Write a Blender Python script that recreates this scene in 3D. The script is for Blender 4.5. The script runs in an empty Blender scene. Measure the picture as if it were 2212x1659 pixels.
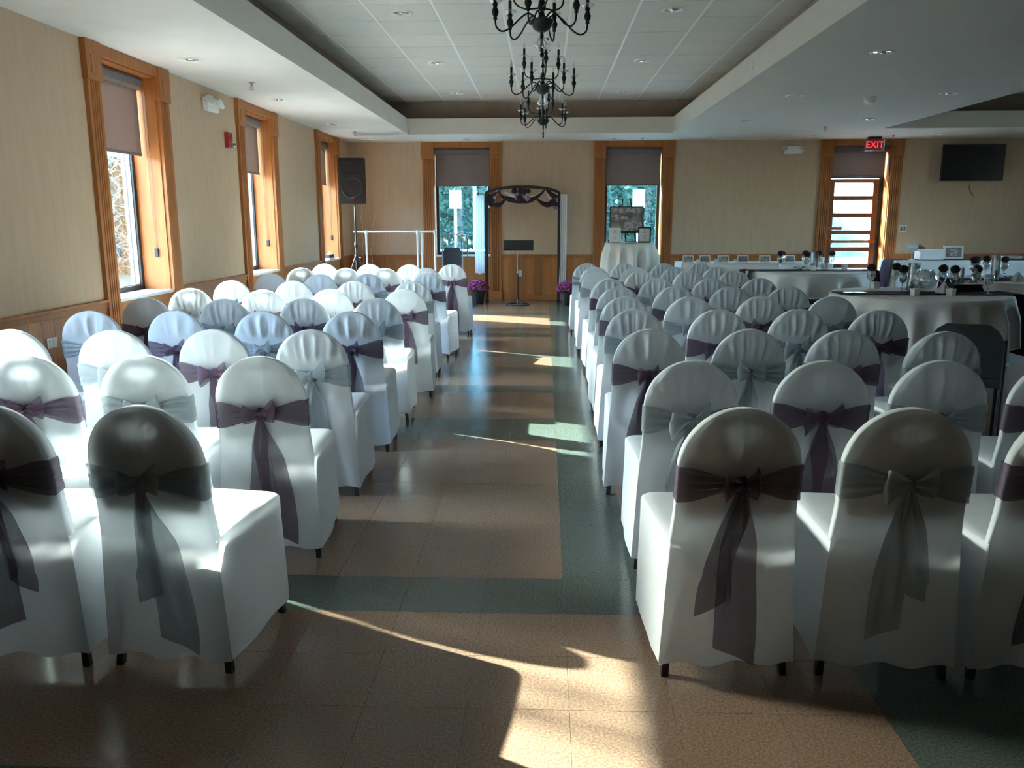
import bpy, bmesh, math, random
from mathutils import Vector, Matrix
random.seed(7)
S = bpy.context.scene
C = S.collection
PI = math.pi
sin, cos = math.sin, math.cos

# ------------------------------------------------------------------ camera
F_PX, PITCH, YAW, ROLL, HC = 1795.5, 0.19513, 0.03903, -0.00265, 1.4176
fw = Vector((-sin(YAW)*cos(PITCH), cos(YAW)*cos(PITCH), -sin(PITCH)))
r0 = Vector((cos(YAW), sin(YAW), 0.0)); u0 = r0.cross(fw)
rr = r0*cos(ROLL) + u0*sin(ROLL); uu = -r0*sin(ROLL) + u0*cos(ROLL)
cd = bpy.data.cameras.new('camera'); cam = bpy.data.objects.new('camera', cd); C.objects.link(cam)
cd.sensor_fit = 'HORIZONTAL'; cd.sensor_width = 36.0; cd.lens = F_PX/2212*36.0
cd.clip_start = 0.05; cd.clip_end = 400
cam.matrix_world = Matrix(((rr.x, uu.x, -fw.x, 0), (rr.y, uu.y, -fw.y, 0), (rr.z, uu.z, -fw.z, HC), (0, 0, 0, 1)))
S.camera = cam

# ------------------------------------------------------------------ light
SUN_AZ, SUN_EL = math.radians(24.5), math.radians(24.9)   # light travels to +x and a little to -y
SUN_E, SKY_E, EXPO = 26.0, 4.2, 1.82
sl = bpy.data.lights.new('sun', 'SUN'); sl.energy = SUN_E; sl.angle = math.radians(0.53); sl.color = (1.0, 0.92, 0.80)
so = bpy.data.objects.new('sun', sl); C.objects.link(so)
sd = Vector((cos(SUN_AZ)*cos(SUN_EL), -sin(SUN_AZ)*cos(SUN_EL), -sin(SUN_EL)))
so.rotation_euler = sd.to_track_quat('-Z', 'Y').to_euler(); so.location = (-20, 10, 12)
w = bpy.data.worlds.new('world'); S.world = w; w.use_nodes = True
wn = w.node_tree.nodes; wl = w.node_tree.links
sky = wn.new('ShaderNodeTexSky'); sky.sky_type = 'NISHITA'; sky.sun_disc = False
sky.sun_elevation = SUN_EL; sky.sun_rotation = math.atan2(-cos(SUN_AZ), sin(SUN_AZ))
sky.air_density = 1.0; sky.dust_density = 1.5; sky.ozone_density = 1.5
bgn = wn['Background']; wl.new(sky.outputs[0], bgn.inputs[0]); bgn.inputs[1].default_value = SKY_E
S.view_settings.view_transform = 'Standard'; S.view_settings.look = 'None'
S.view_settings.exposure = EXPO; S.view_settings.gamma = 1.0; S.view_settings.use_curve_mapping = False
try:
    S.cycles.max_bounces = 9; S.cycles.diffuse_bounces = 6; S.cycles.glossy_bounces = 3; S.cycles.transparent_max_bounces = 16; S.cycles.use_adaptive_sampling = True; S.cycles.adaptive_threshold = 0.02
    S.cycles.transmission_bounces = 6; S.cycles.sample_clamp_indirect = 15.0
    S.cycles.caustics_reflective = True; S.cycles.caustics_refractive = False
    S.cycles.use_denoising = True; S.cycles.use_light_tree = False
except Exception: pass

# ------------------------------------------------------------------ room numbers (metres)
XL, XR, YF, YB = -3.443, 10.5, 14.966, -6.0
ZS, ZL, ZT, ZW = 2.749, 2.989, 3.276, 0.80
XA, XB, YA = -2.172, 2.0, 13.616
T = 0.6096

# ------------------------------------------------------------------ helpers
class MB:
    def __init__(s): s.v = []; s.f = []; s.m = None
    def add(s, vs, fs):
        o = len(s.v)
        s.v += [tuple(s.m @ Vector(p)) if s.m else tuple(p) for p in vs]
        s.f += [tuple(o+i for i in q) for q in fs]; return s
    def box(s, x0, x1, y0, y1, z0, z1):
        return s.add([(x0,y0,z0),(x1,y0,z0),(x1,y1,z0),(x0,y1,z0),(x0,y0,z1),(x1,y0,z1),(x1,y1,z1),(x0,y1,z1)],
                     [(0,3,2,1),(4,5,6,7),(0,1,5,4),(1,2,6,5),(2,3,7,6),(3,0,4,7)])
    def bbox(s, x0, x1, y0, y1, z0, z1, b=.004):      # box with chamfered edges
        bm = bmesh.new(); bmesh.ops.create_cube(bm, size=1)
        for v in bm.verts: v.co = Vector(((x0+x1)/2+v.co.x*(x1-x0), (y0+y1)/2+v.co.y*(y1-y0), (z0+z1)/2+v.co.z*(z1-z0)))
        bmesh.ops.bevel(bm, geom=bm.edges[:], offset=b, segments=2, profile=.6, affect='EDGES')
        bm.verts.index_update(); s.add([v.co.copy() for v in bm.verts], [[v.index for v in f.verts] for f in bm.faces]); bm.free(); return s
    def grid(s, rows, cu=False, cv=False):
        n = len(rows); m = len(rows[0]); fs = []
        for i in range(n if cv else n-1):
            for j in range(m if cu else m-1):
                fs.append((i*m+j, i*m+(j+1) % m, ((i+1) % n)*m+(j+1) % m, ((i+1) % n)*m+j))
        return s.add([p for r in rows for p in r], fs)
    def lathe(s, prof, n=20, c=(0,0,0), cap=True):
        rows = [[(c[0]+r*cos(2*PI*k/n), c[1]+r*sin(2*PI*k/n), c[2]+z) for k in range(n)] for r, z in prof]
        s.grid(rows, cu=True)
        if cap:
            for r, row in ((prof[0][0], rows[0]), (prof[-1][0], rows[-1])):
                if r > 1e-5: s.add(row, [tuple(range(n))])
        return s
    def tube(s, pts, r, n=8, closed=False, cap=True):
        P = [Vector(p) for p in pts]; L = len(P); R = r if isinstance(r, (list, tuple)) else [r]*L
        up = None; rows = []
        for i in range(L):
            if closed: t = (P[(i+1) % L]-P[i-1])
            else: t = P[min(i+1, L-1)]-P[max(i-1, 0)]
            t.normalize()
            if up is None:
                up = Vector((0,0,1)) if abs(t.z) < .9 else Vector((1,0,0))
            up = (up - t*up.dot(t)).normalized(); b = t.cross(up)
            rows.append([tuple(P[i]+(up*cos(2*PI*k/n)+b*sin(2*PI*k/n))*R[i]) for k in range(n)])
        s.grid(rows, cu=True, cv=closed)
        if cap and not closed: s.add(rows[0], [tuple(range(n))]); s.add(rows[-1], [tuple(range(n))])
        return s
    def prism(s, poly, a, b, axis='z'):
        def p3(p, h): return {'z': (p[0], p[1], h), 'y': (p[0], h, p[1]), 'x': (h, p[0], p[1])}[axis]
        n = len(poly)
        return s.add([p3(p, a) for p in poly]+[p3(p, b) for p in poly],
                     [tuple(range(n)), tuple(range(n, 2*n))]+[(i, (i+1) % n, n+(i+1) % n, n+i) for i in range(n)])
    def blob(s, c, r, n=8, sq=(1,1,1), jit=0, rnd=random):
        rows = []
        for i in range(n+1):
            a = PI*i/n; row = []
            for k in range(2*n):
                j = 1+jit*(rnd.random()-.5) if 0 < i < n else 1
                row.append((c[0]+r*sq[0]*sin(a)*cos(PI*k/n)*j, c[1]+r*sq[1]*sin(a)*sin(PI*k/n)*j, c[2]+r*sq[2]*cos(a)*j))
            rows.append(row)
        return s.grid(rows, cu=True)
    def mesh(s, name, mat, smooth=False, merge=True, angle=None):
        bm = bmesh.new(); vs = [bm.verts.new(p) for p in s.v]
        for q in s.f:
            try: bm.faces.new([vs[i] for i in q])
            except ValueError: pass
        if merge:
            bmesh.ops.remove_doubles(bm, verts=bm.verts, dist=1e-5)
            bmesh.ops.dissolve_degenerate(bm, edges=bm.edges, dist=1e-7)
            bmesh.ops.recalc_face_normals(bm, faces=bm.faces)
        me = bpy.data.meshes.new(name); bm.to_mesh(me); bm.free()
        for mm in (mat if isinstance(mat, (list, tuple)) else [mat]): me.materials.append(mm)
        if smooth:
            me.polygons.foreach_set('use_smooth', [True]*len(me.polygons))
            if angle:
                try: me.set_sharp_from_angle(angle=math.radians(angle))
                except Exception: pass
        return me
    def obj(s, name, mat, parent=None, smooth=False, angle=40, **k):
        return link(s.mesh(name, mat, smooth, angle=angle if smooth else None, **k), name, parent)

def link(me, name, parent=None, loc=None, rz=0):
    o = bpy.data.objects.new(name, me); C.objects.link(o); o.parent = parent
    if loc is not None: o.location = loc
    if rz: o.rotation_euler[2] = rz
    return o
def tag(o, label=None, cat=None, group=None, kind=None):
    if label: o['label'] = label
    if cat: o['category'] = cat
    if group: o['group'] = group
    if kind: o['kind'] = kind
    return o
def thing(name, label, cat, loc=(0,0,0), rz=0, group=None, kind=None):
    o = link(None, name, None, loc, rz); o.empty_display_size = .1
    return tag(o, label, cat, group, kind)
def struct(o, label=None): return tag(o, label, None, None, 'structure')
def text_mesh(name, txt, size, depth, mat):
    cu = bpy.data.curves.new(name, 'FONT'); cu.body = txt; cu.size = size; cu.extrude = depth
    cu.align_x = 'CENTER'; cu.align_y = 'CENTER'
    o = bpy.data.objects.new(name, cu); C.objects.link(o)
    bpy.context.view_layer.update()
    me = bpy.data.meshes.new_from_object(o.evaluated_get(bpy.context.evaluated_depsgraph_get()))
    bpy.data.objects.remove(o); me.materials.clear(); me.materials.append(mat); me.name = name
    return me

# ------------------------------------------------------------------ materials
def mat(name, c1, c2=None, scale=8, stretch=(1,1,1), rough=.6, metal=0, bump=0, bscale=None, transl=0, transp=0,
        emit=0, spec=.5, coat=0, rnd=0, detail=4, lo=.35, hi=.65, sheen=0, coords='Object'):
    m = bpy.data.materials.new(name); m.use_nodes = True; nt = m.node_tree; N = nt.nodes; L = nt.links
    b = N['Principled BSDF']; out = N['Material Output']
    b.inputs['Roughness'].default_value = rough; b.inputs['Metallic'].default_value = metal
    b.inputs['Specular IOR Level'].default_value = spec
    b.inputs['Coat Weight'].default_value = coat; b.inputs['Coat Roughness'].default_value = .08
    b.inputs['Sheen Weight'].default_value = sheen
    tc = N.new('ShaderNodeTexCoord'); mp = N.new('ShaderNodeMapping'); mp.inputs['Scale'].default_value = stretch
    L.new(tc.outputs[coords], mp.inputs[0])
    nz = N.new('ShaderNodeTexNoise'); nz.inputs['Scale'].default_value = scale; nz.inputs['Detail'].default_value = detail
    L.new(mp.outputs[0], nz.inputs['Vector'])
    if c2 is None: c2 = tuple(x*.88 for x in c1)
    rp = N.new('ShaderNodeValToRGB'); rp.color_ramp.elements[0].position = lo; rp.color_ramp.elements[1].position = hi
    rp.color_ramp.elements[0].color = (*c2, 1); rp.color_ramp.elements[1].color = (*c1, 1)
    L.new(nz.outputs[0], rp.inputs[0]); col = rp.outputs[0]
    if rnd:
        oi = N.new('ShaderNodeObjectInfo'); hs = N.new('ShaderNodeHueSaturation')
        mr = N.new('ShaderNodeMapRange'); mr.inputs[3].default_value = 1-rnd; mr.inputs[4].default_value = 1+rnd
        L.new(oi.outputs['Random'], mr.inputs[0]); L.new(mr.outputs[0], hs.inputs['Value']); L.new(col, hs.inputs['Color']); col = hs.outputs[0]
    L.new(col, b.inputs['Base Color'])
    if bump:
        bp = N.new('ShaderNodeBump'); bp.inputs['Strength'].default_value = bump; bp.inputs['Distance'].default_value = .01
        n2 = nz
        if bscale:
            n2 = N.new('ShaderNodeTexNoise'); n2.inputs['Scale'].default_value = bscale; n2.inputs['Detail'].default_value = 3
            L.new(mp.outputs[0], n2.inputs['Vector'])
        L.new(n2.outputs[0], bp.inputs['Height']); L.new(bp.outputs[0], b.inputs['Normal'])
    if emit:
        L.new(col, b.inputs['Emission Color']); b.inputs['Emission Strength'].default_value = emit
    cur = b.outputs[0]
    if transl:
        t = N.new('ShaderNodeBsdfTranslucent'); L.new(col, t.inputs[0]); mx = N.new('ShaderNodeMixShader'); mx.inputs[0].default_value = transl
        L.new(cur, mx.inputs[1]); L.new(t.outputs[0], mx.inputs[2]); cur = mx.outputs[0]
    if transp:
        t = N.new('ShaderNodeBsdfTransparent'); mx = N.new('ShaderNodeMixShader'); mx.inputs[0].default_value = transp
        L.new(cur, mx.inputs[1]); L.new(t.outputs[0], mx.inputs[2]); cur = mx.outputs[0]
    L.new(cur, out.inputs[0]); return m

def glass_mat(name, tint, refl=.07):
    m = bpy.data.materials.new(name); m.use_nodes = True; N = m.node_tree.nodes; L = m.node_tree.links
    N.remove(N['Principled BSDF'])
    t = N.new('ShaderNodeBsdfTransparent'); t.inputs[0].default_value = (*tint, 1)
    g = N.new('ShaderNodeBsdfGlossy'); g.inputs['Roughness'].default_value = .02; g.inputs[0].default_value = (1,1,1,1)
    fr = N.new('ShaderNodeFresnel'); fr.inputs[0].default_value = 1.45
    ml = N.new('ShaderNodeMath'); ml.operation = 'MULTIPLY'; ml.inputs[1].default_value = refl/.04
    cl = N.new('ShaderNodeClamp'); cl.inputs[2].default_value = .5
    mx = N.new('ShaderNodeMixShader'); L.new(fr.outputs[0], ml.inputs[0]); L.new(ml.outputs[0], cl.inputs[0]); L.new(cl.outputs[0], mx.inputs[0])
    L.new(t.outputs[0], mx.inputs[1]); L.new(g.outputs[0], mx.inputs[2]); L.new(mx.outputs[0], N['Material Output'].inputs[0])
    return m

m_wallpaper = mat('wallpaper', (.555,.40,.275), (.505,.36,.245), 3.2, (7,7,.8), .85, lo=.3, hi=.7)
m_oak = mat('honey_oak', (.40,.150,.040), (.315,.110,.027), 2.5, (14,14,.8), .5, spec=.35, rnd=.05, lo=.3, hi=.72)
m_board = mat('oak_board', (.42,.165,.046), (.32,.115,.030), 2.5, (14,14,.8), .42, spec=.4, rnd=.2, lo=.3, hi=.72)
m_ceil = mat('ceiling_paint', (.68,.65,.60), (.65,.62,.57), 3, rough=.9)
m_tile = mat('acoustic_tile', (.69,.655,.61), (.60,.57,.53), 90, rough=.95, rnd=.03)
m_tbar = mat('grid_paint', (.82,.80,.76), (.78,.76,.72), 10, rough=.5)
m_cove = mat('cove_paint', (.42,.34,.27), (.38,.30,.23), 4, rough=.9)
m_brown = mat('brown_vinyl', (.29,.195,.137), (.145,.094,.064), 130, rough=.17, spec=.34, rnd=.03, detail=2, lo=.3, hi=.7)
m_green = mat('green_vinyl', (.115,.145,.128), (.04,.058,.050), 130, rough=.17, spec=.38, rnd=.03, detail=2, lo=.3, hi=.7)
m_subfloor = mat('floor_adhesive', (.12,.085,.06), None, 40, rough=.5)
m_cover = mat('white_chair_cloth', (.81,.86,.905), (.775,.825,.87), 6, rough=.75, bump=.22, bscale=11, transl=.37, spec=.25)
m_cloth = mat('white_tablecloth', (.80,.80,.78), (.75,.75,.73), 5, rough=.8, bump=.10, bscale=10, transl=.2, spec=.2)
m_purple = mat('plum_organza', (.120,.062,.122), (.092,.046,.094), 9, (1,1,.3), .5, transl=.25, transp=.28, spec=.4, sheen=.25, lo=.2, hi=.8)
m_silver = mat('silver_organza', (.37,.43,.46), (.32,.375,.405), 9, (1,1,.3), .35, transl=.3, transp=.32, spec=.6, sheen=.4)
m_shell = mat('grey_plastic_shell', (.32,.31,.30), None, 20, rough=.5)
m_black = mat('black_steel', (.014,.014,.015), (.010,.010,.011), 20, rough=.4)
m_dark = mat('black_plastic', (.016,.017,.02), (.010,.011,.013), 60, rough=.5, bump=.05)
m_iron = mat('blackened_iron', (.022,.024,.027), (.012,.013,.015), 30, rough=.45, metal=.3)
m_alum = mat('dark_bronze_aluminium', (.022,.028,.033), (.016,.02,.024), 12, rough=.4, metal=.4)
m_chrome = mat('chrome', (.80,.80,.80), (.7,.7,.7), 15, rough=.12, metal=1)
m_white = mat('white_plastic', (.78,.77,.73), (.74,.73,.69), 10, rough=.45)
m_sill = mat('pale_sill_stone', (.72,.74,.74), (.64,.66,.66), 25, rough=.25)
m_shade = mat('mauve_shade_fabric', (.27,.20,.18), (.23,.17,.15), 160, rough=.9, transl=.20)
m_cass = mat('shade_cassette', (.16,.145,.145), None, 30, rough=.5)
m_glass = glass_mat('window_glass', (.86,.95,.96))
m_glass2 = glass_mat('tinted_glass', (.55,.76,.82))
m_crystal = glass_mat('crystal', (.90,.92,.92), .30)
m_red = mat('alarm_red', (.42,.02,.02), (.36,.015,.015), 12, rough=.4)
m_exit = mat('exit_red_glow', (1.0,.05,.06), (1.0,.03,.04), 5, emit=.5)
m_grey = mat('grey_upholstery', (.045,.05,.057), (.033,.037,.043), 80, rough=.9)
m_mum = mat('magenta_petals', (.42,.06,.26), (.24,.03,.16), 30, rough=.7, transl=.2, rnd=.1)
m_leaf = mat('leaf_green', (.07,.14,.05), (.035,.08,.028), 12, rough=.6, transl=.3)
m_bloom = mat('dark_plum_petals', (.030,.012,.032), (.016,.006,.018), 25, rough=.7)
m_lilac = mat('lilac_petals', (.36,.20,.36), (.26,.13,.27), 25, rough=.7)
m_pen = mat('paper', (.72,.72,.70), (.69,.69,.67), 8, rough=.8)
m_print = mat('grey_photo_print', (.30,.27,.26), (.10,.09,.09), 9, rough=.5, detail=6)
m_print2 = mat('pale_photo_print', (.55,.50,.47), (.16,.13,.12), 22, rough=.5, detail=3)
m_pipe = mat('white_pipe', (.80,.80,.78), (.76,.76,.74), 6, rough=.35)
m_chiffon = mat('white_chiffon', (.84,.85,.87), (.80,.81,.83), 30, (1,1,.2), .6, transl=.45, transp=.18)
m_tv = mat('tv_glass', (.010,.011,.013), (.008,.009,.01), 3, rough=.18)
m_wood2 = mat('door_wood', (.20,.085,.035), (.14,.055,.022), 3, (14,14,.8), .45)
m_basket = mat('brown_wicker', (.14,.07,.04), (.07,.03,.018), 60, rough=.7, bump=.4)
m_steelb = mat('steel', (.45,.45,.46), (.38,.38,.39), 15, rough=.3, metal=.9)

# ================================================================== SETTING
LWIN = [3.95, 7.08, 10.20, 13.46]           # centres of the windows along the left wall (y)
FWIN = [-1.455, 1.545]                            # centres of the windows along the far wall (x)
DOORX = 5.43
HW, DEP, WT, ZSILL, ZHEAD = .50, .24, .36, .80, 2.66

# floor base + tiles
fb = MB(); fb.box(XL-.4, XR, YB, YF+.36, -.12, -.004); floor = struct(fb.obj('floor', m_subfloor))
TS, GAP = .305, .0004
def is_green(ix, iy):
    # ix: column 0 begins at x=.08 ; iy: row 0 begins at y=2.83
    if iy < -4: return False
    if iy < 0: return (iy == -4 and ix < -1) or (ix in (3, 4) and iy <= -2) or (iy == -2 and ix > 4)
    if iy == 0: return -5 <= ix <= 0 or ix >= 6 or ix <= -9
    if ix in (0, -5): return True
    if -5 < ix < 0 and iy in (9, 13, 19, 26, 32): return True
    if ix in (7, -10, 14, 21) : return True
    return iy % 8 == 0
tiles = []
for ix in range(-12, 35):
    for iy in range(-30, 40):
        x0, y0 = .08+ix*TS, 2.83+iy*TS
        x1, y1 = x0+TS, y0+TS
        x0, x1, y0, y1 = max(x0, XL), min(x1, XR), max(y0, YB), min(y1, YF)
        if x1-x0 < .01 or y1-y0 < .01: continue
        vis = -1.7 < x0+.15 < 1.6 and 1.7 < y0 < 14.5
        tiles.append((math.hypot(x0, y0) + (0 if (vis and abs(x0+.3) < 1.0+.0*y0) else 100), x0, x1, y0, y1, is_green(ix, iy)))
tiles.sort()
proto = {}
rest = {True: MB(), False: MB()}
for k, (d, x0, x1, y0, y1, g) in enumerate(tiles):
    if k < 298 and abs(x1-x0-TS) < 1e-6 and abs(y1-y0-TS) < 1e-6:
        if g not in proto:
            b = MB(); h = TS/2-GAP
            b.grid([[(-h,-h,-.004),(h,-h,-.004),(h,h,-.004),(-h,h,-.004)],[(-h,-h,-.0004),(h,-h,-.0004),(h,h,-.0004),(-h,h,-.0004)],
                    [(-h+.0006,-h+.0006,0),(h-.0006,-h+.0006,0),(h-.0006,h-.0006,0),(-h+.0006,h-.0006,0)]], cu=True)
            b.add([(-h+.0006,-h+.0006,0),(h-.0006,-h+.0006,0),(h-.0006,h-.0006,0),(-h+.0006,h-.0006,0)], [(0,1,2,3)])
            proto[g] = b.mesh('floor_tile', m_green if g else m_brown)
        link(proto[g], 'floor_tile', floor, ((x0+x1)/2, (y0+y1)/2, 0))
    else:
        rest[g].add([(x0+GAP,y0+GAP,0),(x1-GAP,y0+GAP,0),(x1-GAP,y1-GAP,0),(x0+GAP,y1-GAP,0)], [(0,1,2,3)])
for g in rest: tag(rest[g].obj('floor_tile_field', m_green if g else m_brown, floor, merge=False), kind='stuff')

# walls
def wall_pieces(b, openings, a0, a1, put):
    cur = a0
    for c, z0, z1 in openings:
        put(cur, c-HW, 0, 3.5)
        if z0 > 0: put(c-HW, c+HW, 0, z0)
        put(c-HW, c+HW, z1, 3.5); cur = c+HW
    put(cur, a1, 0, 3.5)
b = MB(); wall_pieces(b, [(c, ZSILL-.03, ZHEAD+.02) for c in LWIN], YB, YF+WT, lambda a, c, z0, z1: b.box(XL-WT, XL, a, c, z0, z1))
wall_left = struct(b.obj('wall_left', m_wallpaper))
b = MB(); wall_pieces(b, [(c, ZSILL-.03, ZHEAD+.02) for c in FWIN]+[(DOORX, 0, ZHEAD+.02)], XL, XR, lambda a, c, z0, z1: b.box(a, c, YF, YF+WT, z0, z1))
wall_far = struct(b.obj('wall_far', m_wallpaper))
ADDED_WIN = [11.2]  # unseen window added in the right wall to light the far end
b = MB(); wall_pieces(b, [(c, ZSILL-.03, ZHEAD+.02) for c in ADDED_WIN], YB, YF+WT, lambda a, c, z0, z1: b.box(XR, XR+WT, a, c, z0, z1))
wall_right = struct(b.obj('wall_right', m_wallpaper))
b = MB(); b.box(XL-WT, XR+WT, YB-.3, YB, 0, 3.5); wall_back = struct(b.obj('wall_back', m_wallpaper))

# ceiling: soffit, two trays, tiles
TR1 = (XA, XB, .3, YA); TR2 = (5.09, 9.4, 3.0, 13.18)
b = MB()
def slab(x0, x1, y0, y1): b.box(x0, x1, y0, y1, ZS, ZS+.03)
slab(XL, TR1[0], YB, YF); slab(TR1[1], TR2[0], YB, YF); slab(TR2[1], XR, YB, YF)
for t in (TR1, TR2): slab(t[0], t[1], YB, t[2]); slab(t[0], t[1], t[3], YF)
for t in (TR1, TR2):                                # upright lips of the trays
    x0, x1, y0, y1 = t
    b.box(x0-.05, x0, y0-.05, y1+.05, ZS+.03, ZL); b.box(x1, x1+.05, y0-.05, y1+.05, ZS+.03, ZL)
    b.box(x0, x1, y1, y1+.05, ZS+.03, ZL); b.box(x0, x1, y0-.05, y0, ZS+.03, ZL)
ceiling = struct(b.obj('ceiling', m_ceil))
b = MB(); b.box(XL-WT, XR+WT, YB-.3, YF+WT, 3.5, 3.6); struct(b.obj('roof_deck', m_cove, ceiling))
b = MB()
for x0, x1, y0, y1 in (TR1, TR2):
    o = .32
    b.box(x0-o-.02, x0-o, y0-o, y1+o, ZS+.03, ZT+.03); b.box(x1+o, x1+o+.02, y0-o, y1+o, ZS+.03, ZT+.03)
    b.box(x0-o, x1+o, y1+o+.05, y1+o+.07, ZS+.03, ZT+.03); b.box(x0-o, x1+o, y0-o-.02, y0-o, ZS+.03, ZT+.03)
struct(b.obj('cove_wall', m_cove, ceiling))
def tile_ceiling(x0, x1, y0, y1, tx, ty):
    cx = [x0]+[tx+i*T for i in range(-20, 40) if x0+.02 < tx+i*T < x1-.02]+[x1]
    cy = [y0]+[ty+i*T for i in range(-40, 40) if y0+.02 < ty+i*T < y1-.02]+[y1]
    cache = {}
    for i in range(len(cx)-1):
        for j in range(len(cy)-1):
            w_, h_ = round(cx[i+1]-cx[i], 4), round(cy[j+1]-cy[j], 4)
            if (w_, h_) not in cache:
                q = MB(); e = .007; q.grid([[(-w_/2,-h_/2,.02),(w_/2,-h_/2,.02),(w_/2,h_/2,.02),(-w_/2,h_/2,.02)],
                    [(-w_/2+e,-h_/2+e,0.004),(w_/2-e,-h_/2+e,0.004),(w_/2-e,h_/2-e,0.004),(-w_/2+e,h_/2-e,0.004)],
                    [(-w_/2+e+.006,-h_/2+e+.006,-.003),(w_/2-e-.006,-h_/2+e+.006,-.003),(w_/2-e-.006,h_/2-e-.006,-.003),(-w_/2+e+.006,h_/2-e-.006,-.003)]], cu=True)
                q.add([(-w_/2+e+.006,-h_/2+e+.006,-.003),(w_/2-e-.006,-h_/2+e+.006,-.003),(w_/2-e-.006,h_/2-e-.006,-.003),(-w_/2+e+.006,h_/2-e-.006,-.003)], [(0,1,2,3)])
                q.add([(-w_/2,-h_/2,.02),(w_/2,-h_/2,.02),(w_/2,h_/2,.02),(-w_/2,h_/2,.02)], [(0,1,2,3)])
                cache[(w_, h_)] = q.mesh('ceiling_tile', m_tile)
            link(cache[(w_, h_)], 'ceiling_tile', ceiling, ((cx[i]+cx[i+1])/2, (cy[j]+cy[j+1])/2, ZT))
    for x in cx[1:-1]: q = MB(); q.box(x-.012, x+.012, y0, y1, ZT-.001, ZT+.006); q.obj('grid_bar', m_tbar, ceiling)
    for y in cy[1:-1]: q = MB(); q.box(x0, x1, y-.007, y+.007, ZT+.001, ZT+.007); q.obj('grid_bar', m_tbar, ceiling)
tile_ceiling(TR1[0]-.32, TR1[1]+.32, TR1[2]-.32, TR1[3]+.37, -1.6075, 7.747)
b = MB(); b.box(TR2[0]-.32, TR2[1]+.32, TR2[2]-.32, TR2[3]+.37, ZT, ZT+.02); struct(b.obj('tile_field', m_tile, ceiling))

# wainscot boards, cap rails and skirting, laid between the pilasters
PW = .19
def wainscot(side, wall, a0, a1, skip, P):
    """P(u0,u1,n0,n1,z0,z1) -> box args"""
    segs = []; cur = a0
    for c in skip:
        if c-HW-PW > cur: segs.append((cur, c-HW-PW))
        cur = c+HW+PW
    if a1 > cur: segs.append((cur, a1))
    cap, base = MB(), MB()
    for s0, s1 in segs:
        n = max(1, round((s1-s0)/.15)); wd = (s1-s0)/n
        for i in range(n):
            q = MB(); q.bbox(*P(s0+i*wd+.0007, s0+(i+1)*wd-.0007, 0.0, .014, .085, ZW-.05), b=.0025); q.obj('wainscot_board', m_board, wall)
        cap.bbox(*P(s0, s1, 0, .022, ZW-.055, ZW-.012)); cap.bbox(*P(s0, s1, 0, .034, ZW-.012, ZW+.012))
        base.bbox(*P(s0, s1, 0, .02, 0.002, .09))
    cap.obj('cap_rail', m_oak, wall); struct(base.obj('baseboard_'+side, m_oak))
wainscot('left', wall_left, YB, YF-.03, LWIN, lambda u0,u1,n0,n1,z0,z1: (XL+n0, XL+n1, u0, u1, z0, z1))
wainscot('far', wall_far, XL+.03, XR, FWIN+[DOORX], lambda u0,u1,n0,n1,z0,z1: (u0, u1, YF-n1, YF-n0, z0, z1))

# windows: local x along the wall, local y into the room, z up
def frame_m(o, u, n): return Matrix(((u[0], n[0], 0, o[0]), (u[1], n[1], 0, o[1]), (0, 0, 1, 0), (0, 0, 0, 1)))
WCOUNT = [0]
def pilaster_poly(x0, x1):
    th = .032; pts = [(x0, 0), (x0, th)]; n = 4; gw = .018; m = .03; st = (x1-x0-2*m)/n
    for i in range(n):
        c = x0+m+st*(i+.5)
        pts += [(c-gw/2-.003, th), (c-gw/2, th-.007), (c, th-.010), (c+gw/2, th-.007), (c+gw/2+.003, th)]
    return pts+[(x1, th), (x1, 0)]
def casing(root, M, z_top=ZHEAD):
    for s in (-1, 1):
        x0, x1 = (HW, HW+PW) if s > 0 else (-HW-PW, -HW)
        q = MB(); q.m = M; q.prism(pilaster_poly(x0, x1), .16, z_top-.20); pl = q.obj('pilaster', m_oak, root)
        q = MB(); q.m = M; q.bbox(x0-.008, x1+.008, 0, .042, 0.002, .16); q.obj('plinth_block', m_oak, pl)
        q = MB(); q.m = M; q.bbox(x0-.012, x1+.012, 0, .048, z_top-.20, ZS-.002); q.bbox(x0+.045, x1-.045, .04, .054, z_top-.15, z_top-.02, b=.003)
        q.obj('corner_block', m_oak, pl)
    q = MB(); q.m = M; q.bbox(-HW, HW, 0, .030, z_top, ZS-.002); q.obj('head_casing', m_oak, root)
def reveal(root, M, z0, z1=ZHEAD):
    q = MB(); q.m = M; q.box(HW-.012, HW, -WT+.04, .0, z0, z1); q.obj('jamb', m_oak, root)
    q = MB(); q.m = M; q.box(-HW, -HW+.012, -WT+.04, .0, z0, z1); q.obj('jamb', m_oak, root)
    q = MB(); q.m = M; q.box(-HW+.012, HW-.012, -WT+.04, .0, z1-.012, z1); q.obj('head_lining', m_oak, root)
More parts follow.
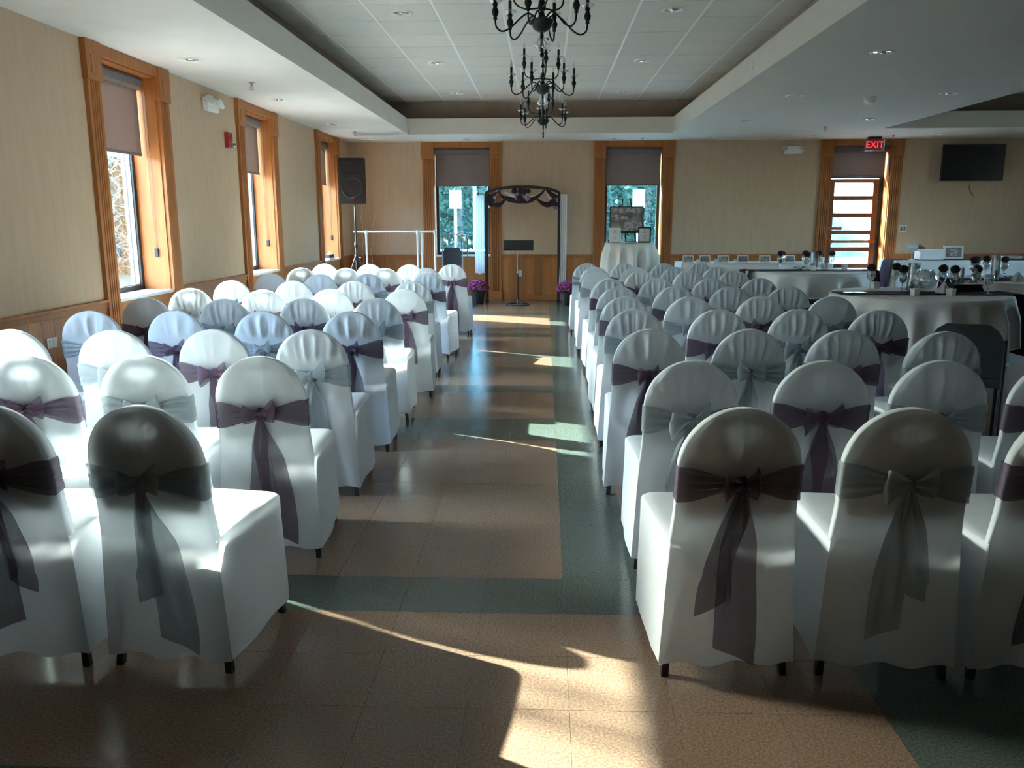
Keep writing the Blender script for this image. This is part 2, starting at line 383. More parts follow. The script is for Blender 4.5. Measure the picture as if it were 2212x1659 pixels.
def make_window(o, u, n, gm=None):
    WCOUNT[0] += 1
    root = link(None, 'window_%d' % WCOUNT[0]); struct(root); M = frame_m(o, u, n)
    casing(root, M); reveal(root, M, ZSILL)
    q = MB(); q.m = M; q.bbox(-HW+.002, HW-.002, -WT+.05, .028, ZSILL-.028, ZSILL); q.obj('sill', m_sill, root)
    q = MB(); q.m = M; q.bbox(-HW+.002, HW-.002, 0, .016, .085, ZSILL-.03); q.obj('apron_panel', m_board, root)
    q = MB(); q.m = M; q.bbox(-HW+.002, HW-.002, 0, .026, 0.002, .085); q.obj('skirting', m_oak, root)
    y0, y1 = -DEP-.07, -DEP; fwid = .045
    q = MB(); q.m = M
    q.box(-HW+.012, -HW+.012+fwid, y0, y1, ZSILL, ZHEAD-.012); q.box(HW-.012-fwid, HW-.012, y0, y1, ZSILL, ZHEAD-.012)
    q.box(-HW+.012+fwid, HW-.012-fwid, y0, y1, ZSILL, ZSILL+fwid); q.box(-HW+.012+fwid, HW-.012-fwid, y0, y1, ZHEAD-.012-fwid, ZHEAD-.012)
    fr = q.obj('frame', m_alum, root)
    q = MB(); q.m = M; a = HW-.012-fwid
    q.box(-a, -a+.008, y1-.045, y1-.02, ZSILL+fwid, ZHEAD-.06); q.box(a-.008, a, y1-.045, y1-.02, ZSILL+fwid, ZHEAD-.06)
    q.box(-a+.008, a-.008, y1-.045, y1-.02, ZSILL+fwid, ZSILL+fwid+.008); q.obj('glazing_bead', m_steelb, fr)
    q = MB(); q.m = M; q.box(-a+.008, a-.008, y1-.036, y1-.030, ZSILL+fwid+.008, ZHEAD-.06); q.obj('pane', gm or m_glass, fr)
    return root, M
def make_shade(M, label, zb=2.0, hw=.455, z_top=ZHEAD-.012, cord=True):
    root = thing('roller_shade', label, 'shade', group='roller shades'); n = -.15
    pts = [(n-.06, z_top-.005), (n+.045, z_top-.005), (n+.055, z_top-.03), (n+.05, z_top-.085), (n+.01, z_top-.105), (n-.04, z_top-.10), (n-.06, z_top-.07)]
    q = MB(); q.m = M; q.prism(pts, -hw-.012, hw+.012, 'x'); q.obj('cassette', m_cass, root)
    q = MB(); q.m = M; q.box(-hw, hw, n-.0012, n+.0012, zb, z_top-.095); q.obj('fabric', m_shade, root)
    q = MB(); q.m = M; q.bbox(-hw, hw, n-.006, n+.006, zb-.022, zb+.004, b=.003); q.obj('hem_bar', m_cass, root)
    if cord:
        q = MB(); q.m = M
        for dy in (-.012, .012): q.tube([(hw+.025, n+.05+dy, z_top-.09), (hw+.027, n+.05+dy, 1.6), (hw+.027, n+.05+dy*.4, 1.16)], .0018, 5)
        q.obj('bead_chain', m_cass, root)
        q = MB(); q.m = M; q.bbox(hw+.017, hw+.033, n+.032, n+.068, 1.09, 1.17, b=.006); q.obj('chain_tensioner', m_dark, root)
    return root
names = ['on the left wall beside the nearest chair row', 'on the nearest left window in view', 'on the middle left window', 'on the left window nearest the far corner']
for i, c in enumerate(LWIN):
    _, M = make_window((XL, c), (0, 1), (1, 0)); make_shade(M, 'half-lowered mauve roller shade ' + names[i], hw=.452)
for i, c in enumerate(FWIN):
    _, M = make_window((c, YF), (1, 0), (0, -1), m_glass2)
    make_shade(M, 'half-lowered mauve roller shade on far wall, ' + ['window left of the arch', 'window behind the photo collage'][i], zb=2.02, hw=.468, cord=False)

for c in ADDED_WIN: make_window((XR, c), (0, -1), (-1, 0))  # numbered with the other windows, but added only for its daylight

# ------------------------------------------------------------------ glazed door on the far wall
M = frame_m((DOORX, YF), (1, 0), (0, -1))
door = link(None, 'door_1'); struct(door); casing(door, M); reveal(door, M, 0)
y0, y1 = -DEP-.06, -DEP-.005; a = HW-.012
q = MB(); q.m = M
q.box(-a, -a+.05, y0, y1+.02, 0, ZHEAD-.012); q.box(a-.05, a, y0, y1+.02, 0, ZHEAD-.012); q.box(-a+.05, a-.05, y0, y1+.02, 2.11, 2.17); q.box(-a+.05, a-.05, y0, y1+.02, ZHEAD-.06, ZHEAD-.012)
q.obj('door_frame', m_alum, door)
q = MB(); q.m = M; q.box(-a+.05, a-.05, y0+.02, y0+.026, 2.17, ZHEAD-.06); q.obj('transom_pane', m_glass, door)
leaf = link(None, 'door_leaf', door)
d = a-.053
lz0, lh, mh = .33, .222, .075
q = MB(); q.m = M
q.bbox(-d, -d+.10, y0+.005, y1, .006, 2.105); q.bbox(d-.10, d, y0+.005, y1, .006, 2.105); q.bbox(-d+.10, d-.10, y0+.005, y1, .006, lz0); q.bbox(-d+.10, d-.10, y0+.005, y1, lz0+6*lh+5*mh, 2.105)
q.obj('stile_frame', m_wood2, leaf)
for k in range(6):
    z = lz0+k*(lh+mh)
    q = MB(); q.m = M; q.box(-d+.10, d-.10, y0+.025, y0+.031, z, z+lh); q.obj('pane', m_glass, leaf)
    if k < 5: q = MB(); q.m = M; q.bbox(-d+.10, d-.10, y0+.005, y1, z+lh, z+lh+mh); q.obj('glazing_bar', m_wood2, leaf)
q = MB(); q.m = M; q.bbox(-d+.03, d-.03, y1+.05, y1+.075, 1.00, 1.045); q.bbox(-d+.03, -d+.10, y1, y1+.06, .99, 1.055); q.bbox(d-.14, d-.03, y1, y1+.06, .99, 1.055); q.obj('panic_bar', m_oak, leaf)
q = MB(); q.m = M; q.bbox(-d+.01, -d+.26, y1, y1+.03, 1.225, 1.275); q.obj('push_plate', m_oak, leaf)
make_shade(M, 'mauve shade covering the transom above the glazed exit door', zb=2.15, hw=.455, cord=False)
# threshold
q = MB(); q.m = M; q.box(-a, a, -WT, 0, -.004, .006); q.obj('threshold', m_steelb, door)

# light portals guide the sky light through the wall openings, the added right one included
def portal(o, n, w_, h_):
    l = bpy.data.lights.new('window_portal', 'AREA'); l.shape = 'RECTANGLE'; l.size = w_; l.size_y = h_; l.cycles.is_portal = True
    ob = bpy.data.objects.new('window_portal', l); C.objects.link(ob); ob.location = o
    ob.rotation_euler = Vector(n).to_track_quat('-Z', 'Z').to_euler()
for c in LWIN: portal((XL-WT-.02, c, 1.5), (1,0,0), 1.0, 1.7)
for c in ADDED_WIN: portal((XR+WT+.02, c, 1.72), (-1,0,0), 1.0, 1.9)
for c in FWIN: portal((c, YF+WT+.02, 1.5), (0,-1,0), 1.0, 1.7)
portal((DOORX, YF+WT+.02, 1.32), (0,-1,0), 1.0, 2.65)

# ================================================================== CHAIRS
HEM, ZSEAT, ZARC, ZTOP, TH = .055, .455, .700, .885, .040
def lerp(a, b, t): return a+(b-a)*t
def sm(a, b, x):
    t = min(1, max(0, (x-a)/(b-a))); return t*t*(3-2*t)
def half_w(z):
    if z >= ZARC: return .181*math.sqrt(max(0, 1-((z-ZARC)/(ZTOP-ZARC))**2))
    pts = [(0, .214), (HEM, .212), (.20, .204), (.34, .197), (.45, .190), (.56, .182), (ZARC, .181)]
    for (a, x), (b_, y) in zip(pts, pts[1:]):
        if z <= b_: return lerp(x, y, (z-a)/(b_-a))
def rear_y(z):
    if z < .45: return lerp(-.022, -.030, z/.45)
    return -.030-.065*((z-.45)/.435)
def rear_pt(u, z, V):
    """point on the rear sheet of the cover with its folds; u in -1..1"""
    wv = half_w(z); x = wv*u; y = rear_y(z)
    edge = (1-u*u)
    y -= .010*edge*sm(.9, .7, z)*sm(.3, .5, z)                 # slight belly over the shell
    k, ph, amp = V['pleats'], V['ph'], V['amp']
    if k and z > .722:                                          # gathers rising from the sash
        ang = .55*math.atan2(x, z-.60)+.45*x/.16
        cu = lambda th: 1-2*abs(sin(th/2))
        y -= .72*amp*(1.25+cu(k*ang*2.2+ph)*(.7+.3*sin(2.7*ang+ph*2))+.45*cu(k*1.43*ang*2.2+ph*3.1))*sm(.722, .765, z)*sm(ZTOP-.008, ZTOP-.07, z)*min(1, edge*4)
    if z < .64:                                                # long soft folds under the sash
        a2 = math.atan2(x-.01*V['lean'], .86-z)
        y += .010*sin(8*a2*2+ph*1.7)*sm(.63, .5, z)*sm(.05,.3,z)*edge + .008*sin(5.3*x*7+ph)*sm(.35, .06, z)*edge
        for s, q in ((-1, V['pull']), (1, V['pull2'])):        # ridge pulled from the seat corner
            dd = abs((x-s*.19)*.66-(z-.44)*.75*s)
            along = ((s*.19-x)*s*.75+(.44-z)*.66)
            if along > 0: y -= q*.016*math.exp(-(dd/.022)**2)*sm(0, .05, along)*sm(.30, .08, along)
    return (x, y, z)
def make_cover(V):
    b = MB(); NU = 76
    low = [HEM+(ZSEAT-HEM)*i/14 for i in range(15)]
    up = [ZSEAT+(ZARC-ZSEAT)*i/10 for i in range(1, 11)]
    arc = [ZARC+(ZTOP-ZARC)*sin(PI/2*i/14) for i in range(1, 15)]
    us = [-1+2*i/NU for i in range(NU+1)]
    us = [math.copysign(abs(u)**.9, u) for u in us]
    def zz(z, u): return z+(.006*sin(7*u+V['ph'])-.004)*sm(HEM+.08, HEM, z)
    rear = [[(lambda p: (p[0], p[1], zz(z, u)))(rear_pt(u, z, V)) for u in us] for z in low+up+arc]
    b.grid(rear)
    topz = [ZSEAT]+up+arc
    front = [[(half_w(z)*u*.985, rear_y(z)+TH*(1-.15*sm(ZARC, ZTOP, z))+.004*sin(6*u+V['ph'])*sm(.9, .6, z), z) for u in us] for z in topz]
    b.grid(front)
    for side in (0, -1):
        b.grid([[rear[14+i][side], front[i][side]] for i in range(len(topz))])
    # skirt: U-shaped path from rear left corner round the front to the rear right corner
    D, r = .455, .05
    def upath(z, V):
        t = sm(ZSEAT, HEM, z); wr = half_w(z); wf = lerp(.203, .213, t); D2 = lerp(D, D+.012, t); yr = rear_y(z)
        P = []
        for i in range(10): s = i/9; P.append((-lerp(wr, wf, s), lerp(yr, D2-r, s)))
        for i in range(1, 5): a = PI/2*i/5; P.append((-wf+r-r*cos(a), D2-r+r*sin(a)))
        for i in range(9): s = i/8; P.append((lerp(-wf+r, wf-r, s), D2))
        for i in range(1, 5): a = PI/2*(1-i/5); P.append((wf-r+r*cos(a), D2-r+r*sin(a)))
        for i in range(10): s = i/9; P.append((lerp(wf, wr, s), lerp(D2-r, yr, s)))
        out = []
        n = len(P)
        for i, (x, y) in enumerate(P):
            f = sin(i*1.05+V['ph'])*.6+sin(i*.47+V['ph']*2.1)
            amp = .0045*sm(ZSEAT-.02, HEM, z)*min(1, i/2, (n-1-i)/2)
            rr_ = math.hypot(x, y-.2)
            out.append((x+x/rr_*f*amp, y+(y-.2)/rr_*f*amp, z+(.005*sin(i*.9+V['ph']))*sm(HEM+.08, HEM, z)))
        return out
    rows = [upath(z, V) for z in [HEM+(ZSEAT-.012-HEM)*i/12 for i in range(13)]]
    rows[0] = [p for p in rows[0]]
    b.grid(rows)
    top = rows[-1]; cx, cy = 0, .2; prev = top
    for sc, dz in ((.985, .008), (.955, .013), (.8, .017), (.55, .019), (.25, .020)):
        cur = [(cx+(x-cx)*sc, max(cy+(y-cy)*sc, rear_y(.45)+.01), ZSEAT-.012+dz+.0025*sin(9*x+V['ph'])*sin(11*y)) for x, y, z in top]
        b.grid([prev, cur]); prev = cur
    n = len(prev); b.add(prev, [tuple(range(n))])
    return b.mesh('cover', m_cover, True, angle=None)
def make_shell():
    b = MB(); n = 48; zc, hr, hz = .815, .062, .024
    def outl(i):
        a = 2*PI*i/n; dx, dz = cos(a), sin(a); lo_, hi_ = 0, .5
        for _ in range(26):
            m_ = (lo_+hi_)/2; x, z = dx*m_, zc+dz*m_
            ok = z >= .545 and z <= ZTOP-.012 and abs(x) <= half_w(min(z, ZTOP-.012))-.013
            lo_, hi_ = (m_, hi_) if ok else (lo_, m_)
        return dx*lo_, zc+dz*lo_
    for yo in (.012, .024):
        rows = [[], []]
        for i in range(n):
            x, z = outl(i); a = 2*PI*i/n; hx, hz_ = hr*cos(a), zc+hz*sin(a)
            rows[0].append((x, rear_y(z)+yo, z)); rows[1].append((hx, rear_y(hz_)+yo, hz_))
        b.grid(rows, cu=True)
        if yo == .012: keep = rows
        else: b.grid([keep[0], rows[0]], cu=True); b.grid([keep[1], rows[1]], cu=True)
    return b.mesh('backrest_shell', m_shell)
def make_seatpan():
    b = MB(); b.bbox(-.185, .185, .02, .425, .405, .430, b=.01); return b.mesh('seat_pan', m_shell)
def make_leg(x, y, lean):
    b = MB(); sx = -1 if x < 0 else 1; tx, ty = x-sx*.035, y+(.05 if y < .2 else -.03)
    b.grid([[(cx_-.011, cy_-.011, z_), (cx_+.011, cy_-.011, z_), (cx_+.011, cy_+.011, z_), (cx_-.011, cy_+.011, z_)] for cx_, cy_, z_ in ((x, y, 0), (tx, ty, .405))], cu=True); b.add([(x-.011, y-.011, 0), (x+.011, y-.011, 0), (x+.011, y+.011, 0), (x-.011, y+.011, 0)], [(0, 1, 2, 3)])
    m_ = b.mesh('leg', m_black); return m_
def make_sash(V, m):
    b = MB(); NU = 30; NV = 16; rows = []
    for j in range(NV+1):
        v = -1+2*j/NV; row = []
        for i in range(NU+1):
            u = -1+2*i/NU; au = abs(u)
            hh = lerp(.021, .057, sm(.06, .95, au)); z = V['kz']+.006*(u*V['tilt'])+v*hh
            p = rear_pt(u, min(z, .74), dict(V, pleats=0))
            rip = .0045*sin(v*11+V['ph']+au*1.5)*(1-.45*au)
            x = half_w(min(z, ZARC))*u*1.012
            row.append((x, p[1]-.011+rip-.006*sm(.25, 0, au), z))
        rows.append(row)
    b.grid(rows)
    fr = []
    for j in range(NV+1):
        v = -1+2*j/NV; row = []
        for i in range(NU+1):
            u = -1+2*i/NU; z = V['kz']+v*.055
            row.append((half_w(min(z, ZARC))*u*1.012, rear_y(z)+TH+.003+.002*sin(v*9+V['ph']), z))
        fr.append(row)
    b.grid(fr)
    for e in (0, -1): b.grid([[rows[j][e], fr[j][e]] for j in range(NV+1)])
    return b.mesh('sash', m, True, merge=True)
def make_knot(V, m):
    b = MB(); rnd = random.Random(V['seed']); b.blob((0, rear_y(V['kz'])-.028, V['kz']), .026, 7, (1, .75, 1.1), .25, rnd)
    return b.mesh('knot', m, True)
def make_loop(V, s, m):
    b = MB(); NS = 18; NV = 5; rows = []; y0 = rear_y(V['kz'])-.018
    L = V['loop']*(1.0 if s < 0 else V['asym']); dr = V['droop'] if s < 0 else V['droop2']
    for i in range(NS+1):
        t = i/NS; a = PI*t; cx = s*(.008+L*sin(a)**.85); cz = V['kz']+dr*sin(a)*1.0+.012*cos(a)
        cy = y0-.020-.020*cos(a)-.012*sin(a); hw = .010+V['lw']*sin(a)**.8
        row = []
        for j in range(NV+1):
            v = -1+2*j/NV
            row.append((cx-s*.35*abs(v)*hw*sin(a)*.6, cy+.006*sin(v*5+t*3), cz+v*hw+.2*s*v*hw*V['tilt']))
        rows.append(row)
    b.grid(rows); return b.mesh('bow_loop', m, True)
def make_tail(V, k, m):
    b = MB(); NS = 26; NV = 12; rows = []; x_end, z_end, wid, tw = V['tails'][k]
    for i in range(NS+1):
        t = i/NS; z = lerp(V['kz']-.01, z_end, t); cx = lerp(0, x_end, sm(0, .9, t)**.9)
        hw = lerp(.014, wid, sm(-.02, .34, t)**.8); yb = rear_y(max(z, .02))-.030-.012*(1-t)-.008*k
        row = []
        for j in range(NV+1):
            v = -1+2*j/NV
            fold = .012*sin(v*6.5+tw+t*1.6)*sm(1.15, 0.1, t)+.008*sin(t*5+tw)
            px = cx+v*hw*(1-.12*sin(t*4+tw)); pz = max(.012, z-v*wid*.55*t*(1 if k else -1)*V['cut'])
            yb = rear_pt(max(-1, min(1, px/half_w(pz))), max(pz, .03), dict(V, pleats=0))[1]-.009-.007*k-.012*(1-t)
            row.append((px, yb-abs(fold)*.9, pz))
        rows.append(row)
    b.grid(rows); return b.mesh('tail', m, True)
VARS = [
 dict(seed=1, pleats=6, ph=.4, amp=.0135, lean=0, pull=1, pull2=.3, kz=.655, tilt=.3, loop=.052, asym=.85, droop=-.004, droop2=.012, lw=.036, cut=1, tails=[(-.055, .25, .052, .3), (.015, .085, .060, 1.4)]),
 dict(seed=2, pleats=4, ph=1.9, amp=.0070, lean=1, pull=.5, pull2=.9, kz=.660, tilt=-.4, loop=.070, asym=1.0, droop=-.008, droop2=.018, lw=.042, cut=.8, tails=[(-.02, .16, .045, .9), (.045, .30, .045, 2.2)]),
 dict(seed=3, pleats=8, ph=3.1, amp=.0165, lean=-1, pull=.8, pull2=.8, kz=.650, tilt=.1, loop=.082, asym=.8, droop=-.018, droop2=.028, lw=.046, cut=-.7, tails=[(.028, .22, .055, .1), (-.045, .32, .040, 2.6)]),
 dict(seed=4, pleats=10, ph=4.6, amp=.0150, lean=.5, pull=.2, pull2=.5, kz=.662, tilt=-.2, loop=.060, asym=1.25, droop=.018, droop2=.010, lw=.040, cut=.6, tails=[(-.05, .14, .038, 1.7), (.03, .20, .05, .6)]),
 dict(seed=5, pleats=5, ph=5.5, amp=.0080, lean=-.6, pull=.9, pull2=.2, kz=.648, tilt=.5, loop=.066, asym=.9, droop=.006, droop2=.022, lw=.034, cut=-.9, tails=[(.05, .10, .06, 2.0), (-.03, .26, .042, .2)]),
]
covers = [make_cover(v) for v in VARS]; shell = make_shell(); pan = make_seatpan()
legs = [make_leg(-.188, .0, 0), make_leg(.188, .0, 0), make_leg(-.185, .42, 0), make_leg(.185, .42, 0)]
sash = {}
for ci, m_ in (('plum', m_purple), ('silver', m_silver)):
    for i, v in enumerate(VARS):
        sash[ci, i] = [make_sash(v, m_), make_knot(v, m_), make_loop(v, -1, m_), make_loop(v, 1, m_), make_tail(v, 0, m_), make_tail(v, 1, m_)]
def covered_chair(x, y, rz, col, var, label, group):
    r = thing('covered_chair', label, 'chair', (x, y, 0), rz, group)
    link(covers[var], 'cover', r); link(shell, 'backrest_shell', r); link(pan, 'seat_pan', r)
    for l in legs: link(l, 'leg', r)
    if col:
        sm_ = sash[col, var]; s = link(sm_[0], 'sash', r)
        for nm, me in zip(('knot', 'bow_loop', 'bow_loop', 'tail', 'tail'), sm_[1:]): link(me, nm, s)
    return r
# apex pixel positions of the chair backs were turned into floor positions (apex x, apex y at z = .885)
CH = {
 'L': [
  [(-1.177, 2.319), (-1.667, 2.319), (-2.157, 2.331), (-2.647, 2.331)],
  [(-1.155, 3.215), (-1.63, 3.236), (-2.095, 3.216), (-2.565, 3.228)],
  [(-1.167, 4.035), (-1.658, 4.04), (-2.159, 4.003), (-2.685, 4.018)],
  [(-1.163, 4.869), (-1.687, 4.88), (-2.222, 4.891), (-2.757, 4.886)],
  [(-1.176, 5.711), (-1.686, 5.708), (-2.227, 5.663), (-2.818, 5.743)],
  [(-1.115, 6.491), (-1.685, 6.488), (-2.213, 6.434), (-2.855, 6.565)],
  [(-1.184, 7.37), (-1.712, 7.403), (-2.276, 7.437), (-2.847, 7.471)],
  [(-1.174, 8.438), (-1.801, 8.377), (-2.276, 8.334), (-2.822, 8.467)],
  [(-1.35, 9.416), (-1.808, 9.363), (-2.266, 9.42), (-2.793, 9.478)],
  [(-1.136, 10.229), (-1.651, 10.2), (-2.175, 10.301), (-2.756, 10.399)],
 ],
 'R': [
  [(0.567, 2.338), (1.068, 2.346), (1.526, 2.346), (1.992, 2.358)],
  [(0.572, 3.152), (1.074, 3.159), (1.532, 3.178), (1.99, 3.178)],
  [(0.532, 4.087), (1.012, 4.103), (1.47, 4.076), (1.928, 4.021)],
  [(0.555, 5.036), (1.047, 5.024), (1.542, 5.044), (2.0, 5.001)],
  [(0.569, 5.859), (1.028, 5.883), (1.533, 5.907), (2.025, 5.91)],
  [(0.596, 6.749), (1.054, 6.779), (1.512, 6.781), (1.974, 6.782)],
  [(0.596, 7.671), (1.054, 7.722), (1.532, 7.745), (1.994, 7.782)],
  [(0.562, 8.742), (1.02, 8.883), (1.529, 8.881), (2.005, 8.928)],
  [(0.581, 9.584), (1.039, 9.582), (1.497, 9.579), (1.978, 9.634)],
  [(0.536, 10.443), (0.994, 10.406), (1.471, 10.403), (1.929, 10.433)],
 ],
}
ROW = ['nearest', 'second', 'third', 'fourth', 'fifth', 'sixth', 'seventh', 'eighth', 'ninth', 'farthest']
SEAT = ['on the aisle', 'second from the aisle', 'third from the aisle', 'fourth from the aisle']
rv = random.Random(3)
fixed = {('R',0,0): 0, ('L',0,0): 4, ('R',0,1): 1, ('L',1,0): 4, ('L',2,0): 2, ('R',1,0): 2, ('R',1,1): 1, ('L',1,1): 1, ('R',2,0): 0, ('R',2,1): 3}
for side in 'LR':
    for i, row in enumerate(CH[side]):
        for j, (x, y) in enumerate(row):
            plum = (i+j) % 2 == (1 if side == 'L' else 0)
            v = fixed.get((side, i, j), rv.choice([0, 1, 2, 3, 4] if side == 'L' else [0, 2, 3, 2, 3, 1]))
            rz = rv.uniform(-.05, .05)+(.04 if side == 'L' else -.0)
            if (side, i, j) == ('L', 0, 0): rz = -.10
            if (side, i, j) == ('R', 0, 0): rz = .06
            if (side, i, j) == ('L', 7, 0): rz = -.12
            lab = 'white-covered chair, %s sash, %s row, %s, %s block' % ('dark plum' if plum else 'silver', ROW[i], SEAT[j], 'left' if side == 'L' else 'right')
            covered_chair(x+.09*sin(-rz)*-1, y+.095, rz, 'plum' if plum else 'silver', v, lab, 'covered chairs in the %s block' % ('left' if side == 'L' else 'right'))

# ================================================================== CEILING FIXTURES
def downlight_meshes():
    a = MB(); a.lathe([(.098, 0), (.098, -.006), (.090, -.010), (.078, -.008), (.074, -.001)], 28, cap=False)
    r = MB(); r.lathe([(.0745, -.0015), (.060, -.0006), (.045, -.0004), (.0, -.0004)], 28, cap=False)
    l = MB(); l.lathe([(.034, -.0006), (.036, -.006), (.026, -.012), (.0, -.014)], 20, cap=False)
    return a.mesh('trim_ring', m_white, True), r.mesh('reflector', m_chrome, True), l.mesh('lamp_face', m_chrome, True)
DLM = downlight_meshes()
def downlight(x, y, z, label):
    o = thing('recessed_downlight', label, 'ceiling light', (x, y, z), 0, 'recessed downlights')
    for me, nm in zip(DLM, ('trim_ring', 'reflector', 'lamp_face')): link(me, nm, o)
O4 = ['nearest', 'second', 'third', 'farthest']
for i, y in enumerate((7.28, 9.68, 12.06, 14.48)): downlight(-2.985, y, ZS, 'unlit recessed downlight along the left wall soffit, %s of four' % O4[i])
for i, y in enumerate((7.27, 9.68, 12.08, 14.46)): downlight(2.735, y, ZS, 'unlit recessed downlight right of the tray lip, %s of four' % O4[i])
for i, y in enumerate((9.61, 11.92, 14.26)): downlight(4.365, y, ZS, 'unlit recessed downlight right of the smoke detector, %s of three' % ['nearest', 'second', 'farthest'][i])
downlight(-1.31, 14.5, ZS, 'unlit recessed downlight above the left far window'); downlight(1.15, 14.5, ZS, 'unlit recessed downlight above the photo collage window')
downlight(6.27, 14.16, ZS, 'unlit recessed downlight beside the exit door and television')
for i, y in enumerate((8.05, 10.50, 12.98)):
    for s, x in (('left', -1.315), ('right', 1.145)):
        downlight(x, y, ZT-.004, 'unlit recessed downlight in the %s tile ceiling row, %s of three' % (s, ['nearest', 'middle', 'farthest'][i]))
def sprinkler(x, y, label):
    o = thing('fire_sprinkler', label, 'sprinkler', (x, y, ZS), 0, 'ceiling sprinklers')
    b = MB(); b.lathe([(.035, 0), (.034, -.004), (.014, -.006), (.014, -.02), (.009, -.022), (.009, -.035)], 14); b.obj('escutcheon', m_steelb, o, True)
    b = MB(); b.tube([(-.009, 0, -.033), (-.014, 0, -.05), (-.003, 0, -.065)], .0028, 6); b.tube([(.009, 0, -.033), (.014, 0, -.05), (.003, 0, -.065)], .0028, 6); b.obj('frame_arms', m_steelb, o, True)
    b = MB(); b.lathe([(.003, -.063), (.024, -.068), (.024, -.070), (.0, -.071)], 14); b.obj('deflector', m_steelb, o, True)
sprinkler(-2.89, 8.49, 'pendent sprinkler on left soffit above the emergency light'); sprinkler(-2.91, 13.13, 'pendent sprinkler on left soffit near the far corner')
sprinkler(1.62, 14.45, 'pendent sprinkler above the photo collage window'); sprinkler(4.11, 12.87, 'pendent sprinkler on right soffit before the exit door'); sprinkler(5.63, 14.19, 'pendent sprinkler right of the exit sign')
o = thing('smoke_detector', 'white round smoke detector on the right soffit', 'smoke detector', (3.63, 9.88, ZS))
b = MB(); b.lathe([(.075, 0), (.075, -.012), (.066, -.016)], 24); b.obj('base', m_white, o, True)
b = MB(); b.lathe([(.064, -.014), (.066, -.045), (.056, -.064), (.035, -.072), (.0, -.074)], 24); b.obj('housing', m_white, o, True)
o = thing('air_diffuser', 'white rectangular air diffuser in the tile ceiling behind chandeliers', 'vent', (-.02, 11.10, ZT-.004))
b = MB(); b.box(-.30, .30, -.27, -.24, -.012, 0); b.box(-.30, .30, .24, .27, -.012, 0); b.box(-.30, -.27, -.24, .24, -.012, 0); b.box(.27, .30, -.24, .24, -.012, 0); b.obj('frame', m_white, o)
for k in range(7):
    b = MB(); y = -.20+k*.066; b.add([(-.27, y, -.001), (.27, y, -.001), (.27, y+.03, -.014), (-.27, y+.03, -.014), (-.27, y+.004, 0), (.27, y+.004, 0), (.27, y+.034, -.012), (-.27, y+.034, -.012)],
        [(0,1,2,3),(4,5,6,7),(0,1,5,4),(3,2,6,7),(0,3,7,4),(1,2,6,5)]); b.obj('louvre', m_white, o)
b = MB(); b.bbox(1.988, 2.0, 8.51, 8.56, 2.83, 2.93, b=.003); tag(b.obj('wall_sensor', m_white), 'small white sensor plate on the right tray lip', 'sensor')

# chandeliers -----------------------------------------------------------------
def cup_part(n):
    b = MB(); b.lathe([(.006, 0), (.012, .004), (.009, .014), (.017, .030), (.019, .042), (.012, .058), (.010, .066), (.015, .074), (.013, .080)], 12); cup = b.mesh('candle_cup', m_iron, True)
    b = MB(); b.lathe([(.010, .080), (.022, .082), (.036, .092), (.040, .100), (.037, .0985), (.022, .086), (.010, .084)], 14, cap=False); dish = b.mesh('drip_dish', m_crystal, True)
    b = MB(); b.lathe([(.0095, .082), (.0095, .152), (.0, .153)], 10); sl = b.mesh('candle_sleeve', m_dark, True)
    b = MB(); b.lathe([(.007, .152), (.010, .166), (.009, .182), (.004, .202), (.0, .212)], 10); bu = b.mesh('bulb', m_crystal, True)
    return cup, dish, sl, bu
CUP = cup_part(0)
def arm_mesh(path):
    b = MB(); P = [Vector((r, 0, z)) for r, z in path]; pts = []
    for i in range(len(P)-1):
        p0, p1, p2, p3 = P[max(i-1, 0)], P[i], P[i+1], P[min(i+2, len(P)-1)]
        for k in range(5):
            t = k/5; pts.append(.5*((2*p1)+(p2-p0)*t+(2*p0-5*p1+4*p2-p3)*t*t+(3*p1-p0-3*p2+p3)*t**3))
    pts.append(P[-1]); b.tube(pts, .0048, 7); return b.mesh('arm', m_iron, True)
ARM_L = arm_mesh([(.035, .02), (.075, .040), (.12, .012), (.17, -.035), (.215, -.055), (.247, -.035), (.253, .004)])
ARM_U = arm_mesh([(.012, .07), (.05, .070), (.09, .072), (.130, .088), (.155, .115), (.160, .155)])
